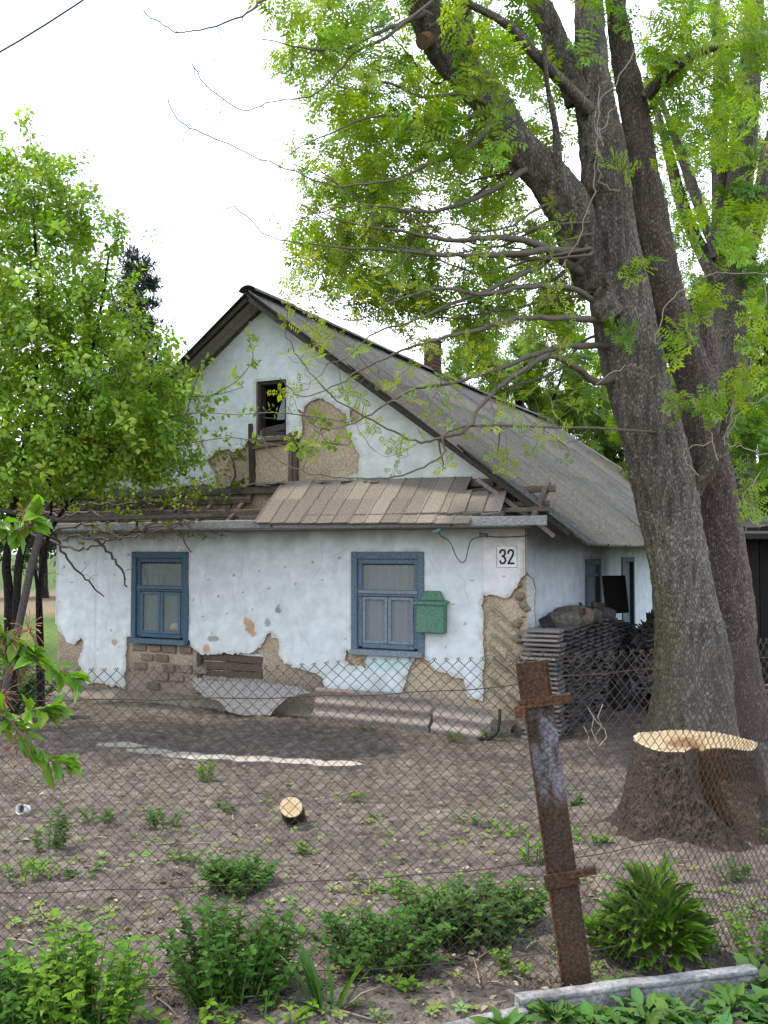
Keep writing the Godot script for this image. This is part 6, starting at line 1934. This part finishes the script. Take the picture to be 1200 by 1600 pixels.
func build_plants() -> void:
	var nettle := [blade_mesh(1.0, 0.58, 0.22, 0.30, 6, 0.34), blade_mesh(1.0, 0.50, 0.38, 0.22, 6, 0.30)]
	var small := [blade_mesh(1.0, 0.62, 0.2, 0.3, 4, 0.42)]
	var green := leaf_set(Color(0.050, 0.125, 0.018), 7, 0.25, M.leaf_herb)
	var bright := leaf_set(Color(0.078, 0.170, 0.018), 7, 0.22, M.leaf_herb)
	var dull := leaf_set(Color(0.055, 0.115, 0.030), 6, 0.22, M.leaf_herb)
	# [x, y of the foot in the photograph, width, height, stems, leaf pairs, leaf length, own leaves, colour set, label]
	var list := [
		[372, 1388, 0.40, 0.20, 30, 5, 0.075, 90, green, "small bushy nettle clump right behind the big middle one"],
		[358, 1552, 0.54, 0.45, 48, 8, 0.075, 200, green, "big bushy nettle clump left of centre behind the fence"],
		[128, 1640, 0.46, 0.58, 46, 9, 0.075, 200, bright, "tall pale green nettle clump at the lower left"],
		[20, 1640, 0.50, 0.42, 34, 7, 0.085, 90, green, "dark nettle clump in the bottom left corner"],
		[590, 1504, 0.56, 0.27, 44, 6, 0.075, 110, green, "low nettle clump in the middle, behind the sword-leaved plant"],
		[735, 1462, 0.60, 0.33, 48, 6, 0.080, 120, dull, "greyish green nettle clump left of the rusty post"],
		[690, 1450, 0.30, 0.24, 18, 6, 0.060, 50, bright, "yellow-green shoots between the two middle nettle clumps"],
		[820, 1440, 0.30, 0.24, 16, 5, 0.08, 50, green, "nettle clump touching the left side of the rusty post"],
	]
	for q in list:
		var st := MB.new()
		var lv := herb(q[2], q[3], int(q[4] * 1.45), q[5] + 2, 0.3, q[6] * 0.86, st)
		plant("nettle_clump", q[9], "nettles", on_ground(q[0], q[1]), "nettle clumps behind the fence", lv, nettle, q[8], q[7], st)
	# dock with long upright leaves, right of the post
	var blades := [blade_mesh(1.0, 0.32, 0.30, 0.5, 7, 0.42), blade_mesh(1.0, 0.36, 0.55, 0.4, 7, 0.45), blade_mesh(1.0, 0.22, 0.12, 0.6, 7, 0.4)]
	var lv := []
	for k in 460:
		var a := rnd(0, TAU); var r := sqrt(rng.randf())
		var h := 0.40 * (1.0 - 0.75 * r * r) * pow(rng.randf(), 0.6)
		var p := Vector3(cos(a) * r * 0.215, h, sin(a) * r * 0.18)
		lv.append(leaf_at(p, Vector3(cos(a) * (0.3 + r * 0.9), rnd(0.7, 2.0) - r * 0.5, sin(a) * (0.3 + r * 0.9)), rnd(0.085, 0.16), rnd(-0.5, 0.5)))
	plant("dock_plant", "lush dense plant with long glossy upright leaves right of the rusty post", "plant", on_ground(1022, 1492), "", lv, blades, leaf_set(Color(0.062, 0.150, 0.012), 7, 0.25, tinted(M.leaf_herb, Color.WHITE)), 220, null)
	lv = []
	for k in 70:
		var a := rnd(0, TAU); var r := sqrt(rng.randf())
		lv.append(leaf_at(Vector3(cos(a) * r * 0.11, rnd(0.0, 0.15), sin(a) * r * 0.1), Vector3(cos(a), rnd(0.3, 1.2), sin(a)), rnd(0.06, 0.11), rnd(-0.5, 0.5)))
	plant("young_weed", "yellow-green young weed at the foot of the glossy plant by the post", "weed", on_ground(945, 1492), "", lv, small, bright, 60, null)
	# sword-leaved plant
	var sword := [blade_mesh(1.0, 0.13, 0.10, 0.25, 8, 0.45), blade_mesh(1.0, 0.11, 0.25, 0.3, 8, 0.5)]
	lv = []
	for k in 18:
		var s := rnd(-1, 1)
		lv.append(leaf_at(Vector3(s * 0.07, 0.0, rnd(-0.04, 0.04)), Vector3(s * 0.55, 1.0, rnd(-0.15, 0.25)), rnd(0.22, 0.36), rnd(-0.9, 0.9)))
	plant("iris_plant", "sword-leaved plant with upright flat blades at the bottom centre", "plant", on_ground(510, 1582), "", lv, sword, leaf_set(Color(0.075, 0.155, 0.035), 6, 0.2, M.leaf_herb), 40, null)
	# broad-leaved plants on the near side of the kerb
	var broad := [blade_mesh(1.0, 0.46, 0.35, 0.35, 7, 0.45), blade_mesh(1.0, 0.40, 0.15, 0.4, 7, 0.45)]
	var k2 := 0
	for q in [[1010, 1600, 0.28], [1080, 1612, 0.30], [1150, 1590, 0.26], [930, 1612, 0.22], [870, 1606, 0.16], [1190, 1545, 0.2], [985, 1640, 0.26], [1120, 1640, 0.3], [1215, 1610, 0.26], [790, 1625, 0.12]]:
		lv = []
		var p := on_ground(q[0], q[1])
		p = Vector3(p.x, 0.01, p.z)
		for k in int(110 * q[2]) + 30:
			var a := rnd(0, TAU)
			lv.append(leaf_at(Vector3(cos(a) * rnd(0.0, q[2] * 0.45), rnd(0.0, 0.05), sin(a) * rnd(0.0, q[2] * 0.4)), Vector3(cos(a), rnd(0.25, 1.3), sin(a)), rnd(0.055, 0.13), rnd(-0.5, 0.5)))
		plant("broad_leaved_weed", "low broad-leaved weed before the long kerb, %s" % ["under its middle", "right of its middle, half cut by the frame", "near its right end", "left of its middle", "at its left end", "beyond its right end at the edge", "at the frame bottom left of its middle", "at the frame bottom right of its middle", "in the bottom right corner", "below the low kerb length"][k2], "weed", p, "broad-leaved weeds before the kerb", lv, broad, leaf_set(Color(0.065, 0.135, 0.036), 6, 0.22, M.leaf_herb), 60, null)
		k2 += 1
	# smaller weeds here and there
	var names := [[320, 1222, 0.20, 0.30, "spindly weed growing through the pale slabs"], [75, 1330, 0.25, 0.36, "upright weed near the left edge below the white cup"], [40, 1375, 0.34, 0.16, "flat weed patch at the left edge"], [150, 1285, 0.24, 0.14, "low weed right of the white cup"], [255, 1290, 0.30, 0.18, "yellow-green weed tuft left of the short log"], [285, 1352, 0.22, 0.12, "weed left of the small nettle clump"], [570, 1280, 0.18, 0.09, "flat weed right of the short log"], [840, 1345, 0.24, 0.24, "weed tuft touching the post's left side below its paint"],
		[920, 1322, 0.30, 0.14, "weed between the post and the stump"], [1160, 1320, 0.34, 0.20, "weed growing against the right foot of the stump"], [1150, 1372, 0.22, 0.14, "pale weed above the glossy plant's right side"], [1165, 1148, 0.22, 0.16, "weed at the right foot of the big ash trunk"], [710, 1155, 0.22, 0.14, "weed at the foot of the long corrugated panel"], [765, 1153, 0.22, 0.14, "weed at the foot of the short corrugated panel"], [575, 1142, 0.2, 0.08, "tiny weed at the left end of the corrugated panel"], [745, 1290, 0.26, 0.10, "flat weed left of the post's painted part"], [800, 1305, 0.26, 0.12, "weed patch just left of the post"],
		[905, 1260, 0.12, 0.14, "single thin weed right of the post's paint"], [560, 1250, 0.14, 0.08, "tiny weed above the flat weed by the log"], [350, 1265, 0.2, 0.08, "flat weed left of the short log's foot"], [620, 1395, 0.24, 0.14, "weed above the low middle nettle clump"], [480, 1330, 0.16, 0.08, "flat weed below the short log"], [130, 1372, 0.2, 0.08, "flat weed right of the left edge patch"], [1180, 1500, 0.3, 0.3, "weed beyond the right end of the long kerb"], [640, 1545, 0.14, 0.10, "small weed left of the low kerb length"], [800, 1520, 0.1, 0.14, "thin weed by the foot of the rusty post"], [300, 1600, 0.5, 0.10, "low small-leaved weeds at the frame bottom, left of centre"], [420, 1600, 0.4, 0.10, "low small-leaved weeds at the frame bottom beside the sword-leaved plant"], [30, 970, 1.7, 1.05, "shrub under the plum tree beyond the wall corner"]]
	for q in names:
		var st := MB.new()
		var n := int(10 + 60 * q[2])
		lv = herb(q[2], q[3], n / 3, maxi(2, int(q[3] / 0.035)), 0.2, 0.055 if q[1] > 1000 else 0.1, st)
		plant("small_weed", q[4], "weed", on_ground(q[0], q[1]) if q[1] > 1000 else Vector3(-5.6, -0.3, -13.6), "small weeds in the yard", lv, small, bright if q[0] % 4 == 0 else green, 36, st)
	# seedlings spread over the soil
	var sd := MB.new()
	for k in 5:
		var a := TAU * k / 5.0
		leaflet(sd, Vector3(cos(a) * 0.1, 0.1, sin(a) * 0.1), Vector3(cos(a), 0.25, sin(a)).normalized(), Vector3.UP, 1.0, 0.6, Color(1, 1, 1) * (0.85 + 0.07 * k))
	var pl := []
	for k in 1500:
		var p := on_ground(rnd(-40, 1240), rnd(1215, 1600) if k % 4 else rnd(1290, 1440))
		if nz.get_noise_2d(p.x * 60.0, p.z * 60.0 + 30.0) < 0.02 and k % 5: continue
		var s := rnd(0.016, 0.046)
		p.y += nz.get_noise_2d(p.x * 40.0, p.z * 40.0) * 0.05 + nz.get_noise_2d(p.x * 240.0 + 500.0, p.z * 240.0) * 0.03 + 0.004
		pl.append(Transform3D(Basis.from_euler(Vector3(rnd(-0.3, 0.3), rnd(0, 6), rnd(-0.3, 0.3))).scaled(Vector3(s, s, s)), p))
	var sg := scatter("ground_cover", sd.mesh(), M.leaf_herb, pl, greens(Color(0.13, 0.19, 0.055), 15, 0.3), self)
	tag(sg, "small pale green seedlings dotted over the bare soil", "weeds")
	var dl := []
	for k in 700:
		var p := on_ground(rnd(-40, 1240), rnd(1180, 1600))
		p.y += nz.get_noise_2d(p.x * 40.0, p.z * 40.0) * 0.05 + nz.get_noise_2d(p.x * 240.0 + 500.0, p.z * 240.0) * 0.03 + 0.006
		dl.append(leaf_at(p, Vector3(rnd(-1, 1), rnd(-0.1, 0.3), rnd(-1, 1)), rnd(0.02, 0.06), rnd(-0.8, 0.8)))
	var dg := scatter("leaf_litter", small[0], M.leaf_herb, dl, [Color(0.20, 0.15, 0.08), Color(0.30, 0.26, 0.18), Color(0.13, 0.09, 0.05), Color(0.38, 0.34, 0.27)], self)
	tag(dg, "dry brown leaves and chips lying on the soil", "leaves")
	# cherry branch close to the viewer at the left edge
	var ch := thing("cherry_branch", "glossy young cherry branch hanging into view at the left edge", "branch")
	var cbl := [blade_mesh(1.0, 0.44, 0.25, 0.45, 7, 0.48), blade_mesh(1.0, 0.38, 0.40, 0.55, 7, 0.5), blade_mesh(1.0, 0.46, 0.10, 0.3, 7, 0.46)]
	var cmats := leaf_set(Color(0.13, 0.255, 0.03), 7, 0.25, M.leaf_cherry)
	for q in [[[-160, 820, 3.2], [-60, 810, 3.2], [0, 815, 3.2], [30, 830, 3.2], [62, 800, 3.2]], [[-160, 960, 3.2], [-60, 1000, 3.15], [10, 1020, 3.1], [60, 1030, 3.1], [115, 1060, 3.1]], [[-120, 1040, 3.1], [-30, 1090, 3.05], [20, 1130, 3.0], [60, 1180, 3.0], [110, 1195, 3.0]], [[-150, 900, 3.2], [-60, 930, 3.15], [0, 985, 3.1], [40, 1010, 3.1]], [[20, 1130, 3.0], [50, 1110, 3.0], [90, 1105, 3.0]]]:
		var pts := []
		for w in q: pts.append(at(w[0], w[1], w[2]))
		var sp := smooth_path(pts, 7)
		var rr := []
		for k in sp.size(): rr.append(lerpf(0.008, 0.002, float(k) / sp.size()))
		var b := MB.new()
		b.tube(sp, rr, 6, Color(0.17, 0.105, 0.075))
		part("twig", b.mesh(), M.twig, ch)
		for k in range(4, sp.size()):
			for e in 3:
				if rng.randf() < 0.25: continue
				var d: Vector3 = (sp[mini(k + 1, sp.size() - 1)] - sp[k - 1]).normalized()
				d = (d * 0.6 + Vector3(rnd(-0.7, 0.8), rnd(-0.9, 0.7), rnd(-0.7, 0.8))).normalized()
				part("leaf", cbl[rng.randi() % 3], cmats[rng.randi() % 7], ch, leaf_at(sp[k], d, rnd(0.045, 0.10), rnd(-0.9, 0.9)))
	var bl := MB.new()
	for q in [[38, 800, 3.2], [10, 1000, 3.1], [30, 1040, 3.1], [30, 1160, 3.0], [0, 1090, 3.05], [45, 985, 3.1]]:
		var c := at(q[0], q[1], q[2])
		for k in 34:
			var d := (rnd_dir() + Vector3(0, -0.4, 0)).normalized() * rnd(0.03, 0.075)
			bl.tube([c, c + d * 0.6 + Vector3(0, 0.008, 0), c + d], [0.0012, 0.0012, 0.0022], 3, Color(0.22, 0.11, 0.055) * rnd(0.7, 1.4), false)
	part("spent_blossom", bl.mesh(), M.twig, ch, Transform3D(), "stuff")
